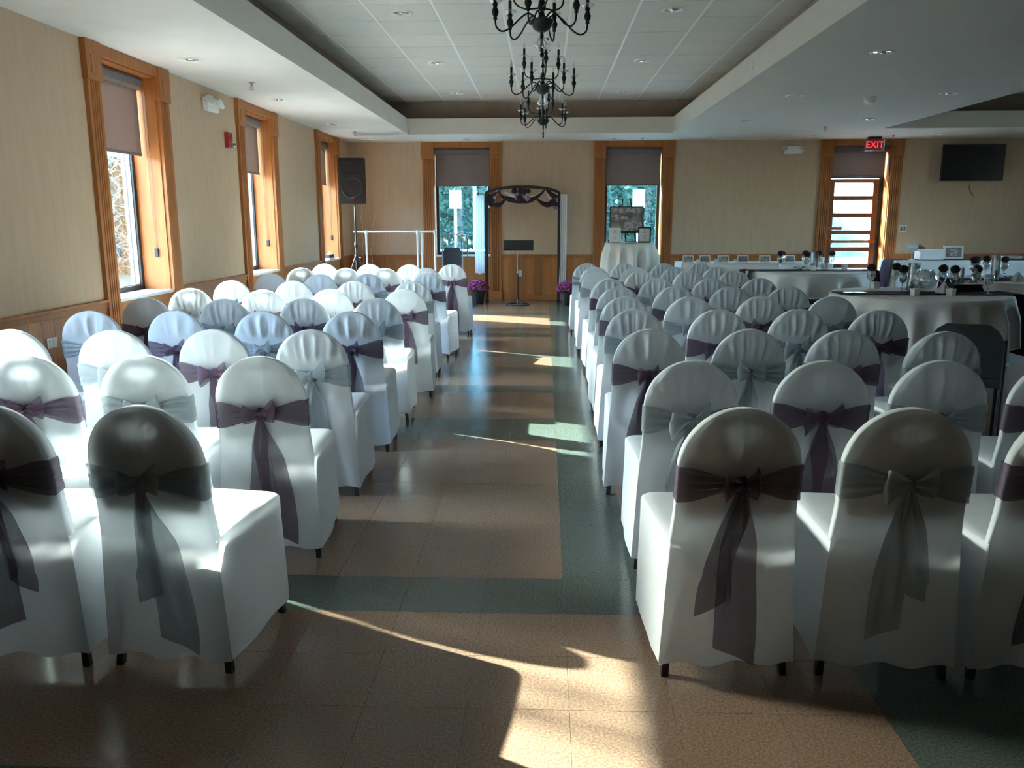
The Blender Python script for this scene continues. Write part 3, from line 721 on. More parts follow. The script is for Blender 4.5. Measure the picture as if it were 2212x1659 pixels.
def chandelier(x, y, zc, rot, label):
    o = thing('chandelier', label, 'chandelier', (x, y, zc), 0, 'black candle chandeliers')
    b = MB(); b.lathe([(.020, -.050), (.045, -.035), (.060, -.005), (.066, .004), (.058, .012), (.040, .014), (.020, .024), (.012, .05)], 20); b.obj('hub_bowl', m_iron, o, True)
    b = MB(); b.tube([(0,0,.04), (0,0,ZT-zc-.03)], .0075, 8); b.lathe([(.012,.150),(.020,.160),(.012,.172)], 12); b.lathe([(.010,.255),(.017,.265),(.010,.277)], 12); b.lathe([(.016,.055),(.022,.075),(.018,.10),(.010,.112)], 12); b.obj('stem', m_iron, o, True)
    b = MB(); b.lathe([(.055, ZT-zc), (.055, ZT-zc-.012), (.03, ZT-zc-.03), (.01, ZT-zc-.036)], 18); b.obj('ceiling_canopy', m_iron, o, True)
    for z, r in ((.205, .034), (.130, .030)):
        b = MB(); b.blob((0,0,z), r, 8, (1,1,.95)); b.obj('glass_ball', m_crystal, o, True)
    b = MB(); b.lathe([(.009, -.048), (.012, -.06), (.020, -.078), (.043, -.108), (.046, -.120), (.030, -.134), (.010, -.138)], 18, cap=False); b.obj('glass_bell', m_crystal, o, True)
    b = MB(); b.tube([(0,0,-.045), (0,0,-.15)], .008, 8); b.lathe([(.004,-.136),(.013,-.142),(.006,-.152),(.010,-.164),(.008,-.174),(.0,-.180)], 10); b.obj('finial', m_iron, o, True)
    for k in range(9):
        low = k < 6; a = rot+(k*PI/3 if low else k*2*PI/3+.5); me = ARM_L if low else ARM_U
        ar = link(me, 'arm', o, (0,0,0), a); rr_, z_ = (.253, .0) if low else (.160, .155)
        for mm, nm in zip(CUP, ('candle_cup', 'drip_dish', 'candle_sleeve', 'bulb')): link(mm, nm, ar, (rr_, 0, z_))
for i, (y, rot) in enumerate(((4.72, .25), (6.97, .18), (9.22, .38))):
    chandelier(-.02, y, 2.45, rot, 'black iron candle chandelier with glass drops, ' + ['nearest, cropped by the photo top', 'middle one', 'farthest one'][i])

# ================================================================== WALL FIXTURES
def emergency_light(M, label):
    o = thing('emergency_light', label, 'emergency light', group='emergency lights')
    b = MB(); b.m = M; b.bbox(-.15, .15, 0, .055, -.065, .065, b=.012); b.obj('housing', m_white, o)
    for s in (-1, 1):
        b = MB(); b.m = M @ Matrix.Translation((s*.145, .075, .025)) @ Matrix.Rotation(s*-.5, 4, 'Z') @ Matrix.Rotation(-PI/2+.35, 4, 'X')
        b.lathe([(.022, -.035), (.045, -.015), (.052, .015), (.050, .022)], 18); hd = b.obj('lamp_head', m_white, o, True)
        mm = b.m; b = MB(); b.m = mm; b.lathe([(.046, .0225), (.030, .027), (.0, .029)], 18, cap=False); b.obj('lens', m_chrome, hd, True)
emergency_light(Matrix.Translation((XL, 8.76, 2.575)) @ Matrix.Rotation(-PI/2, 4, 'Z'), 'white twin-head emergency light high on the left wall')
emergency_light(Matrix.Translation((4.25, YF, 2.575)) @ Matrix.Rotation(PI, 4, 'Z'), 'white twin-head emergency light left of the exit door')
o = thing('fire_alarm', 'red fire alarm strobe on the left wall', 'fire alarm')
b = MB(); b.bbox(XL, XL+.045, 9.15, 9.27, 2.19, 2.35, b=.006); b.obj('backplate', m_red, o)
b = MB(); b.bbox(XL+.045, XL+.08, 9.20, 9.265, 2.20, 2.25, b=.012); b.obj('strobe_lens', m_crystal, o)
b = MB()
for k in range(4): b.box(XL+.045, XL+.047, 9.17, 9.25, 2.275+k*.014, 2.281+k*.014)
b.obj('horn_slots', m_dark, o)
def plate(name, label, cat, box, slots, m2):
    o = thing(name, label, cat); b = MB(); b.bbox(*box, b=.002); b.obj('cover_plate', m_white, o)
    b = MB()
    for s in slots: b.bbox(*s, b=.001)
    b.obj('insert', m2, o)
plate('wall_outlet', 'white wall outlet behind the music stand', 'outlet', (-.475, -.405, YF-.022, YF-.0145, .42, .535), [(-.457, -.423, YF-.025, YF-.022, .485, .515), (-.457, -.423, YF-.025, YF-.022, .44, .47)], m_pen)
plate('wall_switch', 'grey switch plate right of the exit door', 'switch', (6.16, 6.29, YF-.010, YF, 1.19, 1.305), [(6.18, 6.215, YF-.014, YF-.010, 1.21, 1.285), (6.235, 6.27, YF-.014, YF-.010, 1.21, 1.285)], m_cass)
plate('wall_outlet', 'white wall outlet low on left wainscot', 'outlet', (XL+.014, XL+.022, 5.55, 5.665, .55, .62), [(XL+.022, XL+.025, 5.57, 5.60, .56, .61), (XL+.022, XL+.025, 5.615, 5.645, .56, .61)], m_pen)
# exit sign
o = thing('exit_sign', 'lit red EXIT sign hanging above the glazed door', 'sign', (5.47, 14.55, 0))
b = MB(); b.bbox(-.16, .16, -.025, .025, 2.525, 2.715, b=.008); b.obj('housing', m_steelb, o)
b = MB(); b.bbox(-.10, .10, -.05, .05, 2.715, ZS, b=.004); b.obj('mount', m_dark, o)
b = MB(); b.box(-.118, .118, -.028, -.0252, 2.545, 2.695); b.obj('face', mat('exit_face', (.30,.02,.025), None, 6, emit=.06), o)
e = link(text_mesh('letters', 'EXIT', .145, .0012, m_exit), 'letters', o, (0, -.0295, 2.62)); e.rotation_euler = (PI/2, 0, 0)
# television
o = thing('television', 'black wall-mounted television right of the exit door', 'television', (7.25, YF, 2.345), 0)
b = MB(); b.bbox(-.52, .52, -.145, -.10, -.30, .30, b=.006); b.obj('bezel', m_dark, o)
b = MB(); b.box(-.505, .505, -.1475, -.1452, -.285, .285); b.obj('screen', m_tv, o)
b = MB(); b.box(-.2, .2, -.10, -.003, -.12, .12); b.obj('wall_bracket', m_black, o)
b = MB(); b.tube([(.02, -.06, -.30), (.03, -.02, -.42), (.09, -.012, -.52), (.13, -.01, -.55)], .005, 6); b.obj('cable', m_dark, o, True)

# ================================================================== FAR END: ARCH, STAND, SPEAKER, RAIL
AY = 14.62
o = thing('wedding_arch', 'black metal wedding arch draped in white chiffon and plum swags', 'arch', (0, AY, 0))
for x in (-1.005, .245):
    for dy in (-.09, .09):
        b = MB(); b.bbox(x-.022, x+.022, dy-.014, dy+.014, .012, 1.86, b=.003); b.obj('post', m_black, o)
    b = MB(); b.bbox(x-.03, x+.03, -.14, .14, 0, .014, b=.004); b.obj('foot', m_black, o)
    b = MB()
    for z in (.25, .55, .9, 1.3): b.tube([(x, -.09, z), (x, .09, z)], .007, 6)
    b.obj('cross_bars', m_black, o)
def archz(x): return 1.84+.145*math.sqrt(max(0, 1-((x+.38)/.66)**2))
for dy in (-.09, .09):
    b = MB(); rows = []
    for i in range(33):
        x = -1.02+1.28*i/32; z = archz(x); rows.append([(x, dy-.014, z-.038), (x, dy+.014, z-.038), (x, dy+.014, z+.006), (x, dy-.014, z+.006)])
    b.grid(rows, cu=True); b.obj('arch_bar', m_black, o)
def drape(x0, x1, z0, z1, ph, lean):
    b = MB(); rows = []; n = 26
    for i in range(22):
        t = i/21; z = lerp(z1, z0, t); row = []
        for j in range(n+1):
            s = j/n; wv = lerp(.9, 1.0, t); xc = (x0+x1)/2+lean*t
            row.append((xc+(s-.5)*(x1-x0)*wv, -.10+.022*sin(s*22+ph+t)*lerp(.5, 1, t)+.02*sin(t*3), z+.012*sin(s*9+ph)*t))
        rows.append(row)
    b.grid(rows); return b.obj('side_drape', m_chiffon, o, True)
drape(-1.20, -1.03, .50, 1.83, .3, -.005); drape(.255, .385, .25, 1.84, 1.1, -.01)
def swag(pts, w0, m_, nm, ph=0):
    P = [Vector(p) for p in pts]; b = MB(); rows = []
    for i in range(25):
        t = i/24; k = t*(len(P)-1); a = min(int(k), len(P)-2); f = k-a
        p0, p1, p2, p3 = P[max(a-1, 0)], P[a], P[a+1], P[min(a+2, len(P)-1)]
        c = .5*((2*p1)+(p2-p0)*f+(2*p0-5*p1+4*p2-p3)*f*f+(3*p1-p0-3*p2+p3)*f**3)
        wd = 1.55*w0*(.35+.65*sin(PI*t)); row = []
        for j in range(7):
            v = -1+2*j/6; row.append((c.x, c.y-.012*cos(v*1.5)-.006*sin(j*2+ph), c.z+v*wd))
        rows.append(row)
    b.grid(rows); return b.obj(nm, m_, o, True)
m_swag = mat('plum_swag_satin', (.032,.010,.026), (.02,.006,.017), 20, rough=.55, transl=.12)
swag([(-1.0, -.11, 1.70), (-.85, -.115, 1.665), (-.75, -.115, 1.68), (-.66, -.115, 1.78), (-.78, -.11, 1.90)][:4]+[(-.64, -.11, 1.80)], .026, m_swag, 'plum_swag')
swag([(-.80, -.11, 1.905), (-.72, -.118, 1.80), (-.55, -.12, 1.745), (-.38, -.12, 1.735), (-.24, -.12, 1.745), (-.10, -.118, 1.82), (0.0, -.11, 1.91)], .030, m_swag, 'plum_swag')
swag([(-.16, -.11, 1.79), (-.06, -.118, 1.70), (.04, -.118, 1.665), (.13, -.115, 1.68), (.21, -.11, 1.72)], .028, m_swag, 'plum_swag')
swag([(-1.0, -.105, 1.79), (-.9, -.11, 1.80), (-.80, -.105, 1.89)], .030, m_swag, 'plum_swag')
swag([(.02, -.105, 1.91), (.12, -.11, 1.83), (.22, -.105, 1.80)], .030, m_swag, 'plum_swag')
swag([(-.80, -.10, 1.90), (-.88, -.105, 1.78), (-.97, -.105, 1.62)], .040, m_chiffon, 'white_swag')
swag([(.0, -.10, 1.90), (.10, -.105, 1.76), (.19, -.105, 1.57)], .038, m_chiffon, 'white_swag')
swag([(-.70, -.10, 1.88), (-.5, -.105, 1.80), (-.35, -.105, 1.77), (-.18, -.105, 1.80), (-.06, -.10, 1.88)], .022, m_chiffon, 'white_swag')
rf = random.Random(11)
def flowers(c, n, spread, ml):
    for k in range(n):
        p = (c[0]+rf.uniform(-1, 1)*spread[0], c[1]-.035+rf.uniform(-.03, .02), c[2]+rf.uniform(-1, 1)*spread[1])
        b = MB(); r = rf.uniform(.036, .052)
        for q in range(7):
            a = q*2*PI/7+rf.random(); b.blob((p[0]+cos(a)*r*.6, p[1]-.008, p[2]+sin(a)*r*.6), r*.55, 4, (1, .5, 1), .2, rf)
        b.blob((p[0], p[1]-.016, p[2]), r*.5, 4, (1, .6, 1), .2, rf); b.obj('flower', ml[k % len(ml)], o, True)
flowers((-.40, -.12, 1.84), 11, (.13, .07), [m_bloom, m_lilac, m_bloom]); flowers((-.93, -.12, 1.70), 7, (.045, .06), [m_bloom]); flowers((.18, -.12, 1.68), 8, (.045, .06), [m_bloom, m_bloom, m_lilac])

o = thing('music_stand', 'black music stand under the arch', 'music stand', (-.45, 14.08, 0))
b = MB()
for k in range(3):
    a = k*2*PI/3+.5; b.tube([(.015*cos(a), .015*sin(a), .10), (.13*cos(a), .13*sin(a), .03), (.20*cos(a), .20*sin(a), .008)], .008, 6)
b.obj('tripod_base', m_black, o, True)
b = MB(); pts = [(.195*cos(t*2*PI/28), .195*sin(t*2*PI/28), .010) for t in range(28)]; b.tube(pts, .008, 6, closed=True); b.obj('base_ring', m_black, o, True)
b = MB(); b.tube([(0,0,.03), (0,0,.55)], .013, 8); b.obj('lower_tube', m_black, o, True)
b = MB(); b.tube([(0,0,.53), (0,0,.93)], .009, 8); b.lathe([(.017,.53),(.017,.57)], 10); b.obj('upper_tube', m_steelb, o, True)
b = MB(); b.m = Matrix.Translation((.02, -.02, 1.0)) @ Matrix.Rotation(-.35, 4, 'X'); b.bbox(-.245, .245, -.004, .004, -.085, .085, b=.003); b.bbox(-.245, .245, -.055, 0, -.09, -.083, b=.002); b.obj('desk', m_dark, o)

def mums(x, y, label):
    o = thing('potted_mums', label, 'potted plant', (x, y, 0), 0, 'potted mums by the arch')
    b = MB(); b.lathe([(.085, 0), (.090, .01), (.118, .20), (.128, .20), (.128, .225), (.116, .225), (.112, .19), (.0, .19)], 22); b.obj('pot', m_dark, o, True)
    rm = random.Random(int(x*100)+50); lf = MB()
    for k in range(130):
        a = rm.uniform(0, 2*PI); r = rm.uniform(.05, .17); z = rm.uniform(.19, .30); t = rm.uniform(0, 2*PI)
        p = Vector((r*cos(a), r*sin(a), z)); d1 = Vector((cos(t), sin(t), rm.uniform(-.3, .4)))*.022; d2 = d1.cross(Vector((0,0,1)))*.5
        lf.add([p-d1, p+d2, p+d1+Vector((0,0,.004)), p-d2], [(0,1,2,3)])
    tag(lf.obj('foliage', m_leaf, o, merge=False), kind='stuff')
    for k in range(70):
        t = (k+.5)/70; ph = math.acos(1-t*1.05); a = k*2.39996; R = .17
        p = (R*sin(ph)*cos(a)*1.03, R*sin(ph)*sin(a)*1.03, .25+.15*cos(ph)+rm.uniform(-.01, .01))
        b = MB(); r = rm.uniform(.024, .032); b.blob(p, r, 4, (1, 1, .62), .35, rm); b.obj('bloom', m_mum, o, True)
mums(-1.13, 14.22, 'magenta potted mums left of the arch'); mums(.385, 14.02, 'magenta potted mums right of the arch')

# loudspeaker on a stand
o = thing('speaker_stand', 'black tripod speaker stand in the far left corner', 'speaker stand', (-3.05, 13.55, 0))
b = MB(); b.tube([(0,0,.30), (0,0,1.05)], .019, 10); b.obj('lower_pole', m_black, o, True)
b = MB(); b.tube([(0,0,1.0), (0,0,1.671)], .0145, 10); b.obj('upper_pole', m_black, o, True)
b = MB(); b.lathe([(.028,.98),(.030,1.0),(.030,1.05),(.024,1.06)], 12); b.lathe([(.03,.78),(.034,.79),(.034,.85),(.03,.86)], 12); b.obj('collar', m_black, o, True)
b = MB(); b.tube([(.02,0,1.02), (.075,0,1.03)], .009, 8); b.tube([(.02,0,.82), (.07,-.02,.82)], .010, 8); b.obj('clamp_knob', m_steelb, o, True)
for k in range(3):
    a = k*2*PI/3-.3; b = MB(); b.tube([(.03*cos(a), .03*sin(a), .82), (.36*cos(a), .36*sin(a), .04), (.40*cos(a), .40*sin(a), .008)], .010, 8); b.tube([(.02*cos(a), .02*sin(a), .34), (.21*cos(a), .21*sin(a), .40)], .007, 6); b.obj('leg', m_black, o, True)
o = thing('loudspeaker', 'black loudspeaker with red badge on a pole in the corner', 'speaker', (-3.045, 13.50, 1.675), .10)
b = MB(); poly = [(-.21, -.15), (.21, -.15), (.205, -.10), (.155, .17), (.10, .20), (-.10, .20), (-.155, .17), (-.205, -.10)]
bm_rows = []
for z, s in ((0, .93), (.015, .985), (.04, 1), (.655, 1), (.685, .985), (.70, .93)): bm_rows.append([(x*s, y*s, z) for x, y in poly])
b.grid(bm_rows, cu=True); b.add(bm_rows[0], [tuple(range(8))]); b.add(bm_rows[-1], [tuple(range(8))]); b.obj('cabinet', m_dark, o, True, angle=35)
b = MB(); b.m = Matrix.Translation((0, -.151, .25)) @ Matrix.Rotation(PI/2, 4, 'X'); b.lathe([(.175, -.004), (.178, .008), (.165, .012), (.15, .004), (.09, -.01), (.055, -.012), (.03, 0), (.0, .004)], 28, cap=False); b.obj('woofer_grille', mat('grille_mesh', (.028,.029,.032), (.012,.012,.014), 300, rough=.6, bump=.3), o, True)
b = MB(); b.m = Matrix.Translation((0, -.151, .55)); rows = []
for k, (hx, hz, yy) in enumerate(((.155, .085, -.006), (.14, .07, .004), (.09, .04, .05), (.045, .03, .07))): rows.append([(-hx, yy, -hz), (hx, yy, -hz), (hx, yy, hz), (-hx, yy, hz)])
b.grid(rows, cu=True); b.add(rows[-1], [(0,1,2,3)]); b.obj('horn', m_black, o)
b = MB(); b.bbox(-.022, .022, -.168, -.156, .075, .103, b=.003); b.obj('badge', m_red, o)
b = MB()
b.tube([(-.205, -.02, .30), (-.225, -.02, .32), (-.225, -.02, .42), (-.205, -.02, .44)], .010, 6); b.obj('side_handle', m_dark, o, True)

def wire(pts, r, m_, nm, label):
    b = MB(); b.tube(pts, r, 6); return tag(b.obj(nm, m_, None, True), label, 'cable')
rw = random.Random(5)
wire([(-3.24+.012*sin(i*1.1), 14.90, 1.66-i*.05) for i in range(22)], .004, m_white, 'hanging_wire', 'pale wire hanging left of the speaker pole')
wire([(-3.02+.020*sin(i*.8)-.004*i, 14.90, 1.56-i*.05) for i in range(20)], .004, m_white, 'hanging_wire', 'pale wire hanging right of the speaker pole')

# white pipe rail
o = thing('pipe_railing', 'white pipe railing in the far left corner', 'railing', (0, 14.2, 0))
for nm, pts in (('top_rail', [(-3.24, 0, 1.225), (-1.84, 0, 1.225)]), ('post', [(-3.02, 0, .02), (-3.02, 0, 1.21)]), ('post', [(-2.145, 0, .02), (-2.145, 0, 1.21)]), ('post', [(-1.85, 0, .02), (-1.85, 0, 1.21)]), ('return_rail', [(-2.145, -.02, 1.215), (-2.145, .35, 1.215)]), ('post', [(-2.12, .33, .02), (-2.12, .33, 1.21)])):
    b = MB(); b.tube(pts, .019, 10); b.obj(nm, m_pipe, o, True)
for x in (-3.02, -2.145, -1.85):
    b = MB(); b.lathe([(.05, 0), (.05, .008), (.026, .02), (.024, .035)], 14, (x, 0, 0)); b.lathe([(.026, 1.19), (.027, 1.245), (.02, 1.25)], 12, (x, 0, 0)); b.obj('fitting', m_pipe, o, True)
# chrome hoop cart with grey panel
o = thing('hoop_cart', 'chrome hoop-framed cart with a grey panel before the far window', 'cart', (-1.57, 14.28, 0))
pts = [(-.17, 0, .10), (-.165, 0, .95)]+[(-.165*cos(PI*k/14), 0, 1.05+.14*sin(PI*k/14)) for k in range(15)]+[(.165, 0, .95), (.18, 0, .10)]
b = MB(); b.tube(pts, .012, 8); b.obj('hoop_frame', m_chrome, o, True)
pts = [(.05, .12, .10), (.07, .12, .95)]+[(.16-.09*cos(PI*k/10), .12, 1.08+.09*sin(PI*k/10)) for k in range(11)]+[(.25, .12, .80)]
b = MB(); b.tube(pts, .010, 8); b.obj('rear_hoop', m_chrome, o, True)
b = MB(); b.prism([(-.145, .66), (.145, .66), (.150, .90), (.12, .955), (-.12, .955), (-.150, .90)], -.03, .02, 'y'); b.obj('back_panel', m_grey, o)
b = MB(); b.bbox(-.05, .05, -.034, -.028, .90, .915, b=.002); b.obj('hand_slot', m_black, o)
b = MB(); b.bbox(-.19, .19, -.12, .22, .08, .11, b=.006); b.obj('deck', m_black, o)
for sx in (-.16, .16):
    for sy in (-.08, .18):
        b = MB(); b.m = Matrix.Translation((sx, sy, .04)) @ Matrix.Rotation(PI/2, 4, 'Y'); b.lathe([(.03, -.012), (.04, -.01), (.04, .01), (.03, .012)], 14); b.obj('caster', m_dark, o, True)
# small radio on the sill of the far left window
o = thing('sill_radio', 'small black radio on the sill of the farthest left window', 'radio', (XL-.045, 13.50, ZSILL), 0)
b = MB(); b.bbox(-.05, .06, -.20, .16, 0, .022, b=.005); b.obj('base', m_white, o)
b = MB(); b.bbox(-.045, .05, -.17, .14, .022, .075, b=.01); b.obj('case', m_dark, o)
b = MB(); b.lathe([(.028, .075), (.030, .085), (.012, .10), (.010, .115), (.0, .118)], 12, (0, .02, 0)); b.obj('dial', m_white, o, True)

# ================================================================== TABLES
def cloth_mesh(R, zt, dropf, folds, ph, flare=.05, n=120, name='tablecloth', m_=None, zmin=.03):
    b = MB(); rows = []
    for r in (.02, R*.5, R*.93): rows.append([(r*cos(2*PI*k/n), r*sin(2*PI*k/n), zt) for k in range(n)])
    NR = 14
    for i in range(NR+1):
        t = i/NR; row = []
        for k in range(n):
            a = 2*PI*k/n; dp = dropf(a); s = t*dp; fo = ((1-2*abs(sin((folds*a+ph)/2)))*.75+sin((folds*.5+1.5)//1*a+ph*2)*.35)
            amp = .072*sm(0, .22, s)
            rad = R+.010+flare*s/.6+fo*amp*(1 if i else 0)
            if i == 0: rad = R
            row.append((rad*cos(a), rad*sin(a), max(zmin, zt-.004*(i > 0)-s)))
        rows.append(row)
    b.grid(rows, cu=True); b.add(rows[0], [tuple(range(n))])
    return b.mesh(name, m_ or m_cloth, True, angle=None)
def square_drop(a_half, R, rot, mx):
    def f(a):
        c = a-rot; return max(.2, min(mx, a_half/max(abs(cos(c)), abs(sin(c)))-R))
    return f
def round_table(x, y, R, dropf, folds, ph, which, zt=.752):
    o = thing('round_table', 'round banquet table %s' % which, 'table', (x, y, 0), 0, 'round banquet tables')
    b = MB(); b.lathe([(R-.01, zt-.035), (R, zt-.03), (R, zt-.008), (R-.006, zt-.003)], 48); b.obj('tabletop', m_board, o, True)
    for k in range(4):
        a = PI/4+k*PI/2; b = MB(); b.tube([(R*.55*cos(a), R*.55*sin(a), zt-.036), (R*.60*cos(a), R*.60*sin(a), .0)], .014, 8); b.obj('leg', m_black, o, True)
    c = link(cloth_mesh(R+.004, zt, dropf, folds, ph), 'tablecloth', None, (x, y, 0)); tag(c, 'white cloth draped over the round table %s' % which, 'tablecloth', 'white round tablecloths')
    return o
def runner(x, y, R, zt, hw, dl, dr, label, rot=0):
    b = MB(); rows = []; pth = []
    if dl > .05:
        for i in range(7): t = i/6; pth.append((-R-.085-.04*(1-t), zt+.003-dl*(1-t)))
        pth.append((-R-.01, zt+.008))
    for i in range(13): pth.append((lerp(-R+.02, R-.02, i/12), zt+.004))
    pth.append((R+.01, zt+.008))
    for i in range(7): t = i/6; pth.append((R+.085+.04*t, zt+.003-dr*t))
    for px, pz in pth:
        rows.append([(px-.0*v*v, v*hw, pz+.001*sin(v*9+px*5)) if abs(px) < R else (px+.006*sin(v*7+pz*6), v*hw, pz) for v in (-1, -.75, -.5, -.25, 0, .25, .5, .75, 1)])
    b.grid(rows); me = b.mesh('table_runner', m_runner, True, angle=None)
    o = link(me, 'table_runner', None, (x, y, 0), rot); tag(o, label, 'table runner', 'plum table runners'); return o
m_runner = mat('plum_runner_satin', (.034,.018,.034), (.024,.012,.025), 14, rough=.9, spec=.08)
T1, T2, T3 = (3.38, 7.66, .75), (3.47, 11.15, .75), (5.35, 9.45, .78)
round_table(*T1, square_drop(1.16, .75, .95, .66), 19, .4, 'nearest the chairs')
round_table(*T2, square_drop(1.22, .75, .3, .66), 14, 1.3, 'before the exit door')
round_table(*T3, square_drop(1.28, .80, .5, .66), 14, 2.2, 'at the right edge')
ZTB = .756
runner(T1[0], T1[1], T1[2]+.02, ZTB, .17, .03, .55, 'dark plum runner across the nearest round table')
runner(T2[0], T2[1], T2[2]+.02, ZTB, .17, .30, .30, 'dark plum runner across the table before the door')
runner(T3[0], T3[1], T3[2]+.02, ZTB, .17, .30, .30, 'dark plum runner across the right edge table')
# ---- table ware
def tz(x, y):
    for cx, cy, R in (T1, T2, T3):
        if abs(x-cx) < R and abs(y-cy) < .22: return ZTB+.0075
    return ZTB+.001
def goblet_meshes():
    g = MB(); g.lathe([(.034, .002), (.034, .004), (.006, .010), (.004, .045), (.006, .075), (.024, .088), (.038, .115), (.040, .145), (.036, .175), (.034, .175), (.037, .145), (.035, .117), (.021, .091), (.0, .083)], 18, cap=False); return g.mesh('goblet_glass', m_crystal, True)
GOB = goblet_meshes()
def pompom(seed):
    r = random.Random(seed); b = MB()
    for k in range(26):
        t = (k+.5)/26; ph = math.acos(1-2*t); a = k*2.39996
        b.blob((.030*sin(ph)*cos(a), .030*sin(ph)*sin(a), .026*cos(ph)), .015, 4, (1, 1, .9), .3, r)
    return b.mesh('bloom', m_bloom, True)
POM = [pompom(1), pompom(2)]
def flower_glass(x, y, label, z=None, pom=True, ml=0):
    z = tz(x, y) if z is None else z
    o = thing('flower_glass', label, 'glass', (x, y, z), 0, 'stemmed glasses with dark blooms'); link(GOB, 'glass', o)
    if pom:
        b = MB(); b.tube([(0, 0, .09), (.004, .003, .195)], .003, 6); b.obj('flower_stem', m_leaf, o, True)
        link(POM[int(abs(x*100)) % 2], 'bloom', o, (.004, .003, .205), x*7)
def cyl_vase(x, y, r, h, label, z=None):
    z = tz(x, y) if z is None else z
    o = thing('cylinder_vase', label, 'vase', (x, y, z), 0, 'clear cylinder vases')
    b = MB(); b.lathe([(.0, .002), (r, .002), (r, h), (r-.004, h), (r-.004, .010), (.0, .010)], 24, cap=False); b.obj('glass', m_crystal, o, True)
    b = MB(); b.lathe([(r*.62, .012), (r*.62, h*.38), (0, h*.39)], 16); b.obj('candle', m_pen, o, True)
    return o
def globe_vase(x, y, label, z=None):
    z = tz(x, y) if z is None else z
    o = thing('globe_vase', label, 'vase', (x, y, z))
    b = MB(); b.lathe([(.0, .003), (.05, .003), (.085, .04), (.098, .09), (.085, .145), (.062, .175), (.066, .19), (.060, .19), (.057, .176), (.08, .142), (.093, .09), (.08, .043), (.046, .008), (.0, .008)], 24, cap=False); b.obj('glass', m_crystal, o, True)
def greenery(x, y, r, label, n=60, seed=1, z=None):
    z = tz(x, y) if z is None else z
    rg = random.Random(seed); b = MB()
    o = thing('greenery_sprig', label, 'greenery', (x, y, z), 0, 'table greenery')
    for k in range(n):
        a = rg.uniform(0, 2*PI); d = rg.uniform(.01, r); h = rg.uniform(.004, .055)*(1-d/r*.6); L_ = rg.uniform(.03, .06); t = a+rg.uniform(-.7, .7)
        p = Vector((d*cos(a), d*sin(a), h)); u = Vector((cos(t), sin(t), rg.uniform(-.2, .35))).normalized()*L_; s = Vector((-sin(t), cos(t), .1))*L_*.22
        q0 = p; q1 = p+u*.5+s; q2 = p+u; q3 = p+u*.5-s
        for q in (q0, q1, q2, q3): q.z = max(q.z, .004)
        b.add([q0, q1, q2, q3], [(0,1,2),(0,2,3)])
    tag(b.obj('leaves', m_leaf, o, merge=False), kind='stuff')
    b = MB()
    for k in range(5):
        a = k*2*PI/5+.3; b.tube([(0,0,.006), (r*.5*cos(a), r*.5*sin(a), .02), (r*.85*cos(a), r*.85*sin(a), .010)], .0025, 5)
    b.obj('stems', m_leaf, o, True)
def favor_box(x, y, label, z=None, rz=.3):
    z = tz(x, y) if z is None else z
    o = thing('favor_box', label, 'box', (x, y, z), rz, 'white favor boxes')
    b = MB(); b.bbox(-.028, .028, -.028, .028, 0, .05, b=.002); b.obj('carton', m_pen, o)
    b = MB(); b.bbox(-.031, .031, -.031, .031, .044, .062, b=.002); b.obj('lid', m_pen, o)
def cutlery(x, y, rz, label, z=None):
    z = tz(x, y) if z is None else z
    o = thing('cutlery_set', label, 'cutlery', (x, y, z), rz, 'place-setting cutlery')
    b = MB(); b.bbox(-.095, .02, -.006, .006, .001, .005, b=.0015); b.prism([(.02, -.006), (.09, -.009), (.105, 0), (.09, .009), (.02, .006)], .001, .004); b.obj('knife', m_steelb, o)
    b = MB(); b.bbox(-.095, .03, .030, .041, .001, .005, b=.0015); b.bbox(.03, .055, .024, .047, .001, .005, b=.0015)
    for k in range(4): b.bbox(.053, .095, .0245+k*.006, .0285+k*.006, .001, .005, b=.001)
    b.obj('fork', m_steelb, o)
def napkin(x, y, rz, label, z=None):
    z = tz(x, y) if z is None else z
    o = thing('folded_napkin', label, 'napkin', (x, y, z), rz, 'folded napkins'); b = MB()
    b.add([(-.06, -.05, .002), (.06, -.05, .002), (.05, .05, .002), (-.05, .05, .002), (0, -.01, .10), (0, .01, .10)], [(0,1,4),(1,2,5,4),(2,3,5),(3,0,4,5),(0,1,2,3)]); b.obj('fold', m_cloth, o)
    b = MB(); b.lathe([(.026, .035), (.028, .04), (.027, .05), (.025, .055)], 14, cap=False); b.obj('ring', m_silver, o, True)
N1 = ' on the nearest round table'
flower_glass(3.12, 8.12, 'stemmed glass holding a dark bloom, leftmost'+N1); flower_glass(3.40, 8.24, 'stemmed glass with dark bloom behind the favor box'+N1)
flower_glass(3.26, 7.74, 'stemmed glass with tilted dark bloom at the front'+N1)
flower_glass(3.66, 7.84, 'stemmed glass with dark bloom left of the number 13'); flower_glass(4.00, 7.90, 'stemmed glass with dark bloom right of the number 13'); flower_glass(3.70, 7.70, 'stemmed glass with dark bloom in front of number 13')
flower_glass(3.88, 7.45, 'empty stemmed glass'+N1+' right side', pom=False)
cyl_vase(3.56, 8.22, .055, .24, 'tall clear cylinder vase'+N1); globe_vase(3.60, 8.03, 'clear globe vase'+N1)
greenery(3.41, 7.93, .11, 'trailing green sprig'+N1, 90, 3)
favor_box(3.24, 7.42, 'white favor box at the front left'+N1); favor_box(3.55, 7.42, 'white favor box at the front middle'+N1, rz=.6); favor_box(3.20, 8.20, 'white favor box at the back left'+N1, rz=.1)
cutlery(3.06, 7.36, .9, 'cutlery pair at the front'+N1); cutlery(2.80, 7.62, .1, 'cutlery pair at the left edge'+N1)
napkin(3.56, 7.58, .4, 'white folded napkin'+N1)
o = thing('number_stand', 'white number 13 on a dark stand'+N1, 'table number', (3.86, 7.80, ZTB+.0075), .12)
